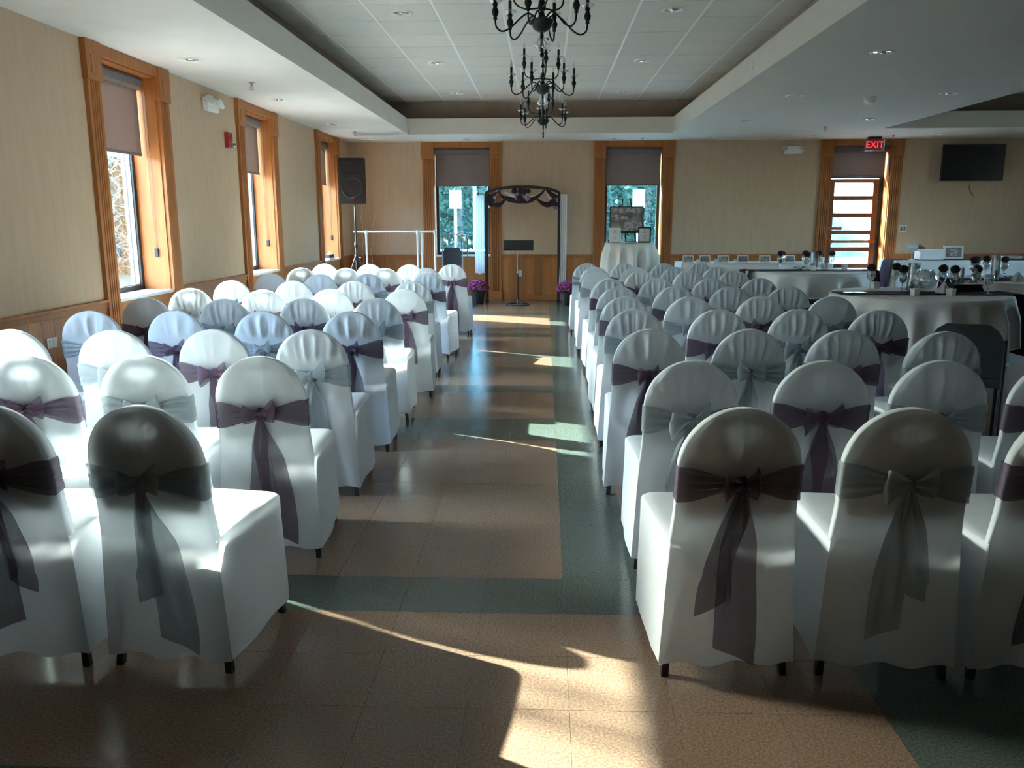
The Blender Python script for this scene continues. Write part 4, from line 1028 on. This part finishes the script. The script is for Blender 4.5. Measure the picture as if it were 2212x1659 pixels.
b = MB(); b.prism([(-.16, .0), (.16, .0), (.13, .05), (-.13, .05)], -.035, .035, 'y'); b.bbox(-.15, .15, -.03, .03, .05, .062, b=.003); b.obj('plinth', m_swag, o)
e = link(text_mesh('numeral', '13', .21, .010, m_pen), 'numeral', o, (0, -.01, .135)); e.rotation_euler = (PI/2, 0, 0)
N2 = ' on the table before the door'
flower_glass(3.14, 11.32, 'stemmed glass with dark bloom, leftmost'+N2); flower_glass(3.20, 11.45, 'stemmed glass with dark bloom, second from left'+N2); flower_glass(3.38, 10.96, 'stemmed glass with dark bloom, at front'+N2)
flower_glass(3.72, 11.55, 'stemmed glass with dark bloom, right of centre'+N2); flower_glass(3.86, 11.45, 'stemmed glass with dark bloom, rightmost'+N2); flower_glass(3.55, 11.60, 'stemmed glass with dark bloom, at back'+N2)
cyl_vase(3.63, 11.45, .05, .22, 'taller clear cylinder vase'+N2); cyl_vase(3.70, 11.24, .045, .16, 'shorter clear cylinder vase'+N2)
greenery(3.38, 11.24, .13, 'trailing green sprig'+N2, 90, 5); favor_box(3.46, 10.95, 'white favor box at front'+N2); favor_box(3.95, 11.2, 'white favor box at right'+N2); cutlery(3.85, 10.95, .2, 'cutlery pair'+N2)
N3 = ' on the right edge table'
flower_glass(4.86, 9.69, 'stemmed glass with dark bloom, third from left'+N3); flower_glass(4.72, 9.40, 'stemmed glass with dark bloom, leftmost'+N3); flower_glass(4.80, 9.52, 'stemmed glass with dark bloom, second from left'+N3)
flower_glass(5.08, 9.85, 'stemmed glass with dark bloom, fourth from left'+N3); flower_glass(5.20, 9.69, 'stemmed glass with dark bloom, rightmost'+N3)
cyl_vase(4.90, 9.30, .045, .26, 'tall clear cylinder vase'+N3); greenery(5.05, 9.45, .18, 'trailing green sprig'+N3, 80, 9); napkin(5.10, 9.22, .2, 'white folded napkin'+N3)

# ---- rectangular tables with floor-length cloths
def rect_cloth(x0, x1, y0, y1, zt, label, ph=0, hem=.03, cat='tablecloth'):
    P = []; step = .05
    def seg(a, b_, c, d_):
        n = max(2, int(math.hypot(c-a, d_-b_)/step))
        for i in range(n): P.append((lerp(a, c, i/n), lerp(b_, d_, i/n)))
    seg(x0, y0, x1, y0); seg(x1, y0, x1, y1); seg(x1, y1, x0, y1); seg(x0, y1, x0, y0)
    cx, cy = (x0+x1)/2, (y0+y1)/2; b = MB(); rows = []
    rows.append([(cx+(x-cx)*.97, cy+(y-cy)*.97, zt) for x, y in P])
    for i in range(11):
        t = i/10; z = zt-.003-(zt-hem)*t; row = []
        for k, (x, y) in enumerate(P):
            dx, dy = x-cx, y-cy; L_ = math.hypot(dx, dy); f = .008+.05*t*.5+.022*t*sin(k*.95+ph)+.012*t*sin(k*.37+ph)
            row.append((x+dx/L_*f, y+dy/L_*f, z))
        rows.append(row)
    b.grid(rows, cu=True); b.add(rows[0], [tuple(range(len(P)))])
    c = b.obj('tablecloth', m_cloth, None, True, angle=None); tag(c, label, cat); return c
def rect_table(x0, x1, y0, y1, zt, label):
    o = thing('folding_table', label, 'table', ((x0+x1)/2, (y0+y1)/2, 0)); hx, hy = (x1-x0)/2, (y1-y0)/2
    b = MB(); b.bbox(-hx, hx, -hy, hy, zt-.035, zt-.004, b=.005); b.obj('tabletop', m_board, o)
    for sx in (-1, 1):
        for sy in (-1, 1): b = MB(); b.tube([(sx*(hx-.15), sy*(hy-.1), zt-.035), (sx*(hx-.12), sy*(hy-.07), 0)], .013, 8); b.obj('leg', m_black, o, True)
rect_table(2.10, 4.35, 12.85, 13.55, .755, 'long cloth-covered table along the far wall'); rect_cloth(2.095, 4.355, 12.845, 13.555, .757, 'white cloth on the long table along the far wall', .5)
for k, x in enumerate((2.21, 2.47, 2.75, 3.05, 3.38, 3.76)):
    lab = 'small framed card, %s from left on the long table' % ['first', 'second', 'third', 'fourth', 'fifth', 'sixth'][k]
    o = thing('card_frame', lab, 'card', (x, 13.02+.02*(k % 2), .759), .1*((k % 3)-1), 'framed cards on the long table')
    b = MB(); b.m = Matrix.Rotation(-.22, 4, 'X'); b.bbox(-.085, .085, -.006, .006, .002, .115, b=.003); b.obj('frame', m_pen, o)
    b = MB(); b.m = Matrix.Rotation(-.22, 4, 'X'); b.box(-.068, .068, -.008, -.006, .018, .10); b.obj('print', m_print2 if k % 2 == 0 else m_print, o)
    b = MB(); b.bbox(-.02, .02, .005, .06, 0, .006, b=.002); b.obj('easel_foot', m_pen, o)
for k, x in enumerate((2.35, 2.62, 2.92)):
    o = thing('votive_candle', 'small glass votive, %s from left on the long table' % ['first', 'second', 'third'][k], 'candle', (x, 12.95, .759), 0, 'votives on the long table')
    b = MB(); b.lathe([(0, .002), (.024, .002), (.028, .055), (.025, .055), (.022, .008), (0, .008)], 14, cap=False); b.obj('glass', m_crystal, o, True)
    b = MB(); b.lathe([(.019, .009), (.019, .03), (0, .031)], 12); b.obj('wax', m_pen, o, True)
rect_table(5.75, 8.2, 13.90, 14.60, .745, 'cloth-covered gift table right of the exit door'); rect_cloth(5.745, 8.205, 13.895, 14.605, .747, 'white cloth on the gift table right of the door', 1.7)
b = MB(); rows = []
for px, py, pz in [(5.66, 0, .30), (5.68, 0, .5), (5.71, 0, .70), (5.735, 0, .755), (5.80, 0, .754), (6.6, 0, .754), (8.18, 0, .754)]:
    rows.append([(px+.01*sin(v*8+pz*9), 14.25+v*.20, pz) for v in (-1, -.5, 0, .5, 1)])
b.grid(rows); tag(b.obj('table_runner', m_runner, None, True, angle=None), 'dark plum runner along the gift table', 'table runner', 'plum table runners')
ZG = .757
o = thing('sign_holder', 'white cut-out CARDS sign on a thin rod, gift table', 'sign', (6.03, 14.05, ZG-.006))
b = MB(); b.bbox(-.04, .04, -.03, .03, 0, .01, b=.003); b.tube([(0, 0, .01), (0, 0, .16)], .003, 6); b.obj('rod', m_white, o)
e = link(text_mesh('lettering', 'CARDS', .055, .002, m_pen), 'lettering', o, (0, 0, .215)); e.rotation_euler = (PI/2, 0, 0)
b = MB(); b.bbox(-.095, .095, .002, .006, .15, .275, b=.002); b.obj('lace_panel', mat('lace', (.6,.62,.62), (.25,.25,.24), 90, rough=.8), o)
o = thing('gift_card_box', 'white card box on the gift table', 'box', (6.33, 14.10, ZG))
b = MB(); b.bbox(-.19, .19, -.11, .11, 0, .15, b=.004); b.obj('carton', m_pen, o)
b = MB(); b.bbox(-.197, .197, -.117, .117, .135, .165, b=.004); b.obj('lid', m_pen, o)
b = MB(); b.bbox(-.07, .07, -.006, .006, .165, .168, b=.001); b.obj('slot', m_dark, o)
o = thing('wicker_basket', 'brown wicker basket behind the white card box', 'basket', (6.30, 14.40, ZG))
b = MB(); b.lathe([(.08, 0), (.10, .02), (.115, .09), (.118, .10)], 22); b.obj('bowl', m_basket, o, True)
b = MB(); b.lathe([(.118, .10), (.105, .15), (.07, .195), (.02, .215), (0, .217)], 22); b.obj('domed_lid', m_basket, o, True)
b = MB(); b.tube([(-.03, 0, .21), (-.02, 0, .235), (.02, 0, .235), (.03, 0, .21)], .006, 6); b.obj('handle', m_basket, o, True)
o = thing('photo_frame', 'silver-framed portrait photo on the gift table', 'photo frame', (6.80, 14.25, ZG), -.1)
b = MB(); b.m = Matrix.Rotation(-.2, 4, 'X'); b.bbox(-.155, .155, -.01, .01, .002, .215, b=.004); b.obj('frame', m_pen, o)
b = MB(); b.m = Matrix.Rotation(-.2, 4, 'X'); b.box(-.125, .125, -.012, -.010, .03, .19); b.obj('photo', m_print, o)
b = MB(); b.m = Matrix.Rotation(-.2, 4, 'X'); b.box(-.055, .055, -.0135, -.012, .05, .17); b.obj('portrait', m_print2, o)
b = MB(); b.bbox(-.02, .02, .03, .10, 0, .008, b=.002); b.obj('strut', m_dark, o)
for k in range(5):
    o = tag(MB().lathe([(0, 0), (.08, .001), (.10, .004), (.165, .014), (.168, .016), (.165, .017), (.10, .007), (0, .004)], 28, cap=False).obj('dinner_plate', m_white, None, True), 'white dinner plate, %s in the stack on the gift table' % ['lowest', 'second lowest', 'middle', 'second from top', 'top'][k], 'plate', 'plates on the gift table'); o.location = (7.70, 14.18, ZG+.002+k*.0085)
# ---- cocktail table with the photo collage
CT = (1.335, 13.35)
o = thing('cocktail_table', 'tall round cocktail table before the right far window', 'table', (*CT, 0))
b = MB(); b.lathe([(.375, 1.03), (.38, 1.035), (.38, 1.05), (.376, 1.053)], 40); b.obj('tabletop', m_board, o, True)
b = MB(); b.tube([(0,0,.03), (0,0,1.03)], .035, 14); b.obj('column', m_black, o, True)
b = MB(); b.lathe([(.27, 0), (.27, .015), (.06, .035), (.04, .05)], 28); b.obj('base', m_black, o, True)
c = link(cloth_mesh(.384, 1.056, lambda a: 1.02, 13, .7, flare=.045), 'tablecloth', None, (*CT, 0)); tag(c, 'white floor-length cloth on the tall cocktail table', 'tablecloth')
ZC = 1.059
o = thing('collage_easel', 'grey photo collage board on an easel by the window', 'easel', (1.335, 13.92, 0))
for x0, y0_, x1, y1_ in ((-.22, -.02, -.06, .0), (.22, -.02, .06, .0), (0, .28, 0, .02)):
    b = MB(); b.tube([(x0*1.4, y0_*2-.02 if y0_ < 0 else y0_, 0), (x1, y1_+.02, 1.75 if y0_ < 0 else 1.5)], .010, 6); b.obj('leg', m_black, o)
b = MB(); b.bbox(-.25, .25, -.055, -.01, 1.195, 1.215, b=.003); b.obj('ledge', m_black, o)
b = MB(); b.bbox(-.275, .275, -.045, -.025, 1.215, 1.625, b=.003); brd = b.obj('board', m_black, o)
b = MB(); b.box(-.262, .262, -.0475, -.0455, 1.228, 1.612); b.obj('print', m_print, brd)
rc = random.Random(4)
for (px, pz, w_, h_) in ((-.19, 1.56, .08, .07), (-.085, 1.56, .09, .08), (.03, 1.565, .10, .07), (.15, 1.56, .12, .075), (-.18, 1.45, .10, .09), (-.04, 1.445, .11, .06), (.055, 1.46, .08, .07), (.18, 1.445, .13, .10), (-.16, 1.33, .18, .11), (.04, 1.33, .16, .12), (.19, 1.32, .11, .12), (-.02, 1.25, .30, .03)):
    b = MB(); b.box(px-w_/2, px+w_/2, -.0492, -.0477, pz-h_/2, pz+h_/2); b.obj('photo', [m_print2, m_print][rc.random() > .6], brd)
def table_frame(x, y, w_, h_, m_, rz, label, lean=-.2):
    o = thing('picture_frame', label, 'photo frame', (x, y, ZC), rz); R_ = Matrix.Rotation(lean, 4, 'X')
    b = MB(); b.m = R_
    b.bbox(-w_/2, w_/2, -.009, .009, .002, .022, b=.003); b.bbox(-w_/2, w_/2, -.009, .009, h_-.02, h_, b=.003); b.bbox(-w_/2, -w_/2+.02, -.009, .009, .022, h_-.02, b=.003); b.bbox(w_/2-.02, w_/2, -.009, .009, .022, h_-.02, b=.003); b.obj('frame', m_, o)
    b = MB(); b.m = R_; b.box(-w_/2+.02, w_/2-.02, -.002, .004, .022, h_-.02); b.obj('paper', m_pen, o)
    b = MB(); b.m = R_
    for k, (l_, z_) in enumerate(((.03, .82), (.06, .72), (.075, .62), (.07, .45), (.06, .36), (.05, .24))): b.box(-l_/2*w_/.2, l_/2*w_/.2, -.0028, -.002, h_*z_, h_*z_+.006)
    b.obj('print', m_shell, o)
    b = MB(); b.bbox(-.015, .015, .02, .09, 0, .006, b=.002); b.obj('strut', m_dark, o)
table_frame(1.10, 13.22, .19, .235, m_pen, .12, 'pale-framed card on the left of the cocktail table'); table_frame(1.555, 13.22, .20, .245, m_black, -.12, 'black-framed certificate on the right of the cocktail table')
o = thing('guest_book', 'grey guest book lying on the cocktail table', 'book', (1.335, 13.20, ZC), 0)
b = MB(); b.bbox(-.10, .10, -.06, .06, .002, .022, b=.003); b.obj('pages', m_pen, o)
b = MB(); b.bbox(-.105, .105, -.064, .064, 0, .004, b=.001); b.bbox(-.105, .105, -.064, .064, .021, .026, b=.001); b.obj('boards', m_grey, o)
o = thing('plume_pen', 'white plume pen in a holder on the cocktail table', 'pen', (1.235, 13.08, ZC))
b = MB(); b.lathe([(.022, 0), (.022, .006), (.010, .012), (.008, .03), (0, .031)], 12); b.obj('holder', m_white, o, True)
b = MB(); rows = [[(lerp(0, -.03, t)+s*.016*sin(PI*min(1, t*1.1+.05)), .004*s, .03+.11*t) for s in (-1, 0, 1)] for t in [i/8 for i in range(9)]]; b.grid(rows); b.grid([[(x, y+.003, z) for x, y, z in r] for r in rows]); b.obj('plume', m_pen, o, True)
o = thing('tape_roll', 'black tape roll at the left of the cocktail table', 'tape', (1.03, 13.28, ZC), .4)
b = MB(); b.lathe([(.020, 0), (.036, 0), (.036, .045), (.020, .045), (.020, 0)], 18, cap=False); b.obj('roll', m_dark, o, True, angle=30)
b = MB(); b.lathe([(.0195, .001), (.0195, .044), (.016, .044), (.016, .001), (.0195, .001)], 16, cap=False); b.obj('core', m_basket, o, True, angle=30)

# ---- plain grey banquet chairs among the tables
def grey_chair(x, y, rz, label):
    o = thing('banquet_chair', label, 'chair', (x, y, 0), rz, 'grey banquet chairs')
    b = MB(); b.bbox(-.21, .21, .02, .44, .42, .48, b=.02); b.obj('seat', m_grey, o, True)
    b = MB(); rows = []
    for i in range(10):
        t = i/9; z = .50+.31*t; hw = .195*(1 if t < .6 else math.sqrt(1-((t-.6)/.42)**2*.75)); y_ = -.02-.06*t
        rows.append([(-hw, y_, z), (0, y_-.012, z), (hw, y_, z), (hw, y_+.035, z), (0, y_+.03, z), (-hw, y_+.035, z)])
    b.grid(rows, cu=True); b.add(rows[0], [tuple(range(6))]); b.add(rows[-1], [tuple(range(6))]); b.obj('backrest', m_grey, o, True)
    for sx in (-1, 1):
        b = MB(); b.tube([(sx*.20, .40, .43), (sx*.20, .42, 0)], .011, 8); b.obj('leg', m_black, o, True)
        b = MB(); b.tube([(sx*.20, -.05, .72), (sx*.205, -.015, .45), (sx*.205, -.05, 0)], .011, 8); b.obj('leg', m_black, o, True)
grey_chair(2.52, 5.02, -.45, 'plain grey banquet chair between covered chairs and nearest round table')
grey_chair(4.50, 6.75, .75, 'plain grey banquet chair right of the nearest round table')
rect_table(2.52, 3.02, 9.05, 9.45, .50, 'low draped stand before the second round table'); rect_cloth(2.515, 3.025, 9.045, 9.455, .502, 'white cloth on the low stand before the second round table', .9)
o = thing('document_case', 'black case on the low draped stand', 'case', (2.88, 9.22, .505), .2)
b = MB(); b.bbox(-.10, .10, -.07, .07, 0, .06, b=.008); b.obj('shell', m_dark, o)
b = MB(); b.tube([(-.05, -.07, .04), (-.04, -.09, .05), (.04, -.09, .05), (.05, -.07, .04)], .006, 6); b.obj('handle', m_dark, o, True)
o = thing('open_binder', 'open black binder on the low draped stand', 'binder', (2.65, 9.20, .505), .1)
for s_ in (-1, 1):
    b = MB(); b.m = Matrix.Rotation(-s_*.35, 4, 'Y'); b.bbox(0 if s_ > 0 else -.11, .11 if s_ > 0 else 0, -.08, .08, 0, .005, b=.001); b.obj('cover_board', m_dark, o)
    b = MB(); b.m = Matrix.Rotation(-s_*.35, 4, 'Y'); b.bbox(.006 if s_ > 0 else -.10, .10 if s_ > 0 else -.006, -.074, .074, .005, .012, b=.001); b.obj('pages', m_pen, o)

# ================================================================== OUTSIDE
m_grass = mat('lawn', (.030,.048,.017), (.018,.030,.010), 6, rough=.9, bump=.3, bscale=40)
m_pave = mat('pale_concrete', (.36,.345,.32), (.31,.295,.275), 2, rough=.9, bump=.1, bscale=30)
m_vine = mat('pale_vine_twigs', (.20,.175,.14), (.10,.085,.06), 6, rough=.8)
m_vleaf = mat('vine_leaves', (.04,.045,.02), (.018,.023,.010), 2.5, rough=.6, transl=.12)
m_tree = mat('evergreen_leaves', (.035,.065,.035), (.016,.035,.02), 1.5, rough=.6, transl=.35)
m_bark = mat('bark', (.12,.09,.07), (.07,.05,.04), 12, rough=.9)
m_signw = mat('sign_aluminium', (.80,.80,.80), (.76,.76,.76), 5, rough=.5)
m_shed = mat('blue_shed_paint', (.30,.55,.68), (.26,.50,.63), 4, rough=.7)
m_soil = mat('bank_soil', (.05,.048,.03), (.03,.034,.018), 3, rough=1)
b = MB(); b.box(-60, -6.4, -40, 80, -.25, -.14); struct(b.obj('lawn', m_grass))
b = MB(); b.box(-6.4, XL-WT-.02, -40, 80, -.25, -.14); struct(b.obj('bounce_strip', m_pave))  # unseen pale strip added to bounce sunlight up onto the left ceiling
b = MB(); b.box(XL-WT-.02, 60, YF+WT+.001, 80, -.25, -.14); struct(b.obj('pavement', m_pave))
b = MB(); b.add([(-12.4, -6, -.14), (-12.4, 56, -.14), (-13.4, 56, 2.6), (-13.4, -6, 2.6), (-16.5, -6, 3.9), (-16.5, 56, 3.9), (-21, -6, 4.2), (-21, 56, 4.2), (-21, -6, -.3), (-21, 56, -.3)],
      [(0,1,2,3),(3,2,5,4),(4,5,7,6),(6,7,9,8),(0,3,4,6,8),(1,2,5,7,9),(0,1,9,8)]); struct(b.obj('earth_bank', m_soil))
rg = random.Random(21)
def bank_z(x):
    if x > -13.4: return lerp(-.14, 2.6, (-12.4-x)/1.0)
    if x > -16.5: return lerp(2.6, 3.9, (-13.4-x)/3.1)
    return 3.95
lf, tw = MB(), MB()
for k in range(18000):
    x = -12.35-abs(rg.gauss(0, 1))*1.1; y = 12+43*rg.random()**1.3; z = max(-.1, bank_z(x))+rg.uniform(0, .8); s = rg.uniform(.05, .13)
    d1 = Vector((rg.gauss(0,1), rg.gauss(0,1), rg.gauss(0,1))).normalized(); d2 = d1.cross(Vector((rg.gauss(0,1), rg.gauss(0,1), rg.gauss(0,1)))).normalized(); p = Vector((x, y, z))
    lf.add([p-d1*s, p+d2*s*.55, p+d1*s, p-d2*s*.55], [(0,1,2,3)])
for k in range(3600):
    x = -12.25-abs(rg.gauss(0, 1))*.95; y = 12+43*rg.random()**1.4; z = max(0, bank_z(x))+rg.uniform(.05, 1.0); p = Vector((x, y, z)); d = Vector((rg.uniform(-.5, .8), rg.gauss(0, 1), rg.gauss(0, .8))).normalized(); pts = [p]
    for q in range(4): d = (d+Vector((rg.gauss(0, .5), rg.gauss(0, .5), rg.gauss(0, .5)))).normalized(); p = p+d*rg.uniform(.12, .28); pts.append(p)
    tw.tube(pts, rg.uniform(.008, .017), 3, cap=False)
hb = thing('vine_thicket', 'tangled vine thicket on the bank outside the left windows', 'thicket', (0, 0, 0)); 
tag(lf.obj('leaves', m_vleaf, hb, merge=False), kind='stuff'); tag(tw.obj('twigs', m_vine, hb, merge=False), kind='stuff')
def shrub(x, y, h, r, label, seed, n=2600):
    o = thing('evergreen_tree', label, 'tree', (x, y, -.14), 0, 'evergreens outside the far windows'); rs = random.Random(seed); b = MB()
    for k in range(n):
        t = rs.random(); z = .15+(h-.2)*t; rad = r*(1-.65*t)*(.55+.45*rs.random()); a = rs.uniform(0, 2*PI); s = rs.uniform(.09, .19)
        p = Vector((rad*cos(a), rad*sin(a), z)); d1 = Vector((cos(a)+rs.gauss(0,.6), sin(a)+rs.gauss(0,.6), rs.gauss(-.1,.6))).normalized(); d2 = d1.cross(Vector((rs.gauss(0,1), rs.gauss(0,1), rs.gauss(0,1)))).normalized()
        b.add([p-d1*s, p+d2*s*.5, p+d1*s, p-d2*s*.5], [(0,1,2,3)])
    tag(b.obj('crown', m_tree, o, merge=False), kind='stuff')
    b = MB(); b.tube([(0,0,0), (.03,.02,h*.5), (0,0,h*.85)], [.12, .08, .03], 8); b.obj('trunk', m_bark, o, True)
hb = MB(); rh = random.Random(2); rows = []
for i in range(60):
    x = -22+i*.62; rows.append([(x, 35+j*.8+rh.uniform(-.3, .3), -.2+(3.2+1.2*sin(i*.33)+rh.uniform(-.4, .4)+5*sm(0, 6, j))*min(1, j*.7)*(1 if i < 50 else max(0, (59-i)/9))) for j in range(8)])
hb.grid(rows); struct(hb.obj('backdrop_hill', mat('hill_foliage', (.05,.09,.05), (.015,.032,.02), 3.5, rough=.95, bump=1.0, bscale=6), None, True, angle=None))  # foliage backdrop added to block the bright sky between the trees
W8 = ['first', 'second', 'third', 'fourth', 'fifth', 'sixth', 'seventh', 'eighth']
for k in range(7): shrub(-7.2+k*2.15, 29.0+(k % 2)*.5, 6.0+(k*37 % 11)*.15, 1.02, 'evergreen outside the far wall, front row, %s from the left' % W8[k], 40+k, 1900)
for k in range(8): shrub(-8.4+k*2.15, 32.2+(k % 2)*.4, 7.0+(k*53 % 11)*.15, 1.02, 'evergreen outside the far wall, back row, %s from the left' % W8[k], 60+k, 1500)
for k, (x, lab) in enumerate(((-2.32, 'blank sign back on a post outside the left far window'), (2.42, 'blank sign back on a post behind the photo collage'))):
    o = thing('sign_post', lab, 'sign', (x, 22.0, -.14), 0, 'sign posts outside')
    b = MB(); b.bbox(-.155, .155, .03, .036, 1.85, 2.31, b=.002); b.obj('sign_panel', m_signw, o)
    b = MB(); b.prism([(-.035, -.02), (-.02, -.02), (-.02, .015), (.02, .015), (.02, -.02), (.035, -.02), (.035, .03), (-.035, .03)], 0, 2.22); b.obj('channel_post', m_signw, o)
b = MB(); b.tube([(-1.98, 24, -.14), (-1.98, 24, 3.2)], .05, 10); tag(b.obj('light_pole', m_shed, None, True), 'slim pale blue pole outside the left far window', 'pole')
o = thing('garden_shed', 'pale blue gable-roofed shed behind the photo collage window', 'shed', (5.1, 26.0, -.14))
b = MB(); b.box(-1.45, 1.45, -1.2, 1.2, 0, 1.35); b.prism([(-1.45, 1.35), (1.45, 1.35), (0, 2.15)], -1.2, 1.2, 'y'); b.obj('walls', m_shed, o)
for s in (-1, 1):
    b = MB(); b.add([(s*1.6, -1.3, 1.30), (0, -1.3, 2.20), (0, 1.3, 2.20), (s*1.6, 1.3, 1.30), (s*1.6, -1.3, 1.25), (0, -1.3, 2.14), (0, 1.3, 2.14), (s*1.6, 1.3, 1.25)], [(0,1,2,3),(4,5,6,7),(0,1,5,4),(2,3,7,6),(0,3,7,4),(1,2,6,5)]); b.obj('roof_slope', m_steelb, o)
b = MB(); b.bbox(-.9, -.1, -1.23, -1.2, .05, 1.25, b=.01); b.obj('door', m_signw, o)
o = thing('guard_rail', 'blue-white guard rail outside the far windows', 'railing', (0, 19.5, -.14))
for z in (.55, .86): b = MB(); b.tube([(-5.5, 0, z), (4.6, 0, z)], .022, 8); b.obj('rail', m_shed, o, True)
for k in range(9): b = MB(); b.tube([(-5.5+k*1.2625, 0, 0), (-5.5+k*1.2625, 0, .9)], .025, 8); b.obj('post', m_shed, o, True)
for k, (x, y) in enumerate(((-3.35, 24.5), (-1.75, 25.2), (-2.6, 26.0))):
    rs = random.Random(70+k); b = MB()
    for q in range(160):
        a = rs.uniform(0, 2*PI); L_ = rs.uniform(.35, .75); p = Vector((rs.gauss(0, .12), rs.gauss(0, .12), 0)); u = Vector((cos(a)*.7, sin(a)*.7, 1.1)).normalized(); e1 = p+u*L_*.6; e2 = p+u*L_+Vector((cos(a), sin(a), -.6))*L_*.35; s = Vector((-sin(a), cos(a), 0))*.035
        b.add([p-s*.4, p+s*.4, e1+s, e1-s, e2], [(0,1,2,3),(3,2,4)])
    o = thing('pale_grass_clump', 'pale ornamental grass clump outside, %s' % ['left in the left far window', 'right in the left far window', 'farthest of three'][k], 'grass', (x, y, -.14), 0, 'pale grass clumps'); tag(b.obj('blades', mat('pale_blades%d' % k, (.66,.66,.60), (.45,.5,.40), 5, rough=.7, transl=.3), o, merge=False), kind='stuff')
    o['kind'] = 'stuff'
# bare tree up the bank whose branches dapple the sun
o = thing('bare_tree', 'bare branching tree on the bank left of the hall', 'tree', (-11.9, 7.5, -.14)); rt = random.Random(8); br = MB()
def grow(p, d, L_, r, lvl):
    q = p+d*L_; br.tube([p, (p+q)/2+Vector((rt.gauss(0, .03), rt.gauss(0, .03), 0))*L_, q], [r, r*.85, r*.7], 5, cap=False)
    if lvl == 0: return
    for k in range(3 if lvl > 1 else 3):
        nd = (d+Vector((rt.gauss(0, .55), rt.gauss(0, .55), rt.gauss(.05, .45)))).normalized(); grow(p+d*L_*rt.uniform(.6, 1), nd, L_*rt.uniform(.6, .8), r*.55, lvl-1)
grow(Vector((0,0,4.3)), Vector((.1, .05, 1)).normalized(), 1.0, .05, 5)
br.obj('branches', m_bark, o, True, merge=False)
b = MB(); b.tube([(0,0,-.1), (.02,.0,2.2), (0,0,4.4)], [.12, .085, .05], 8); b.obj('trunk', m_bark, o, True)
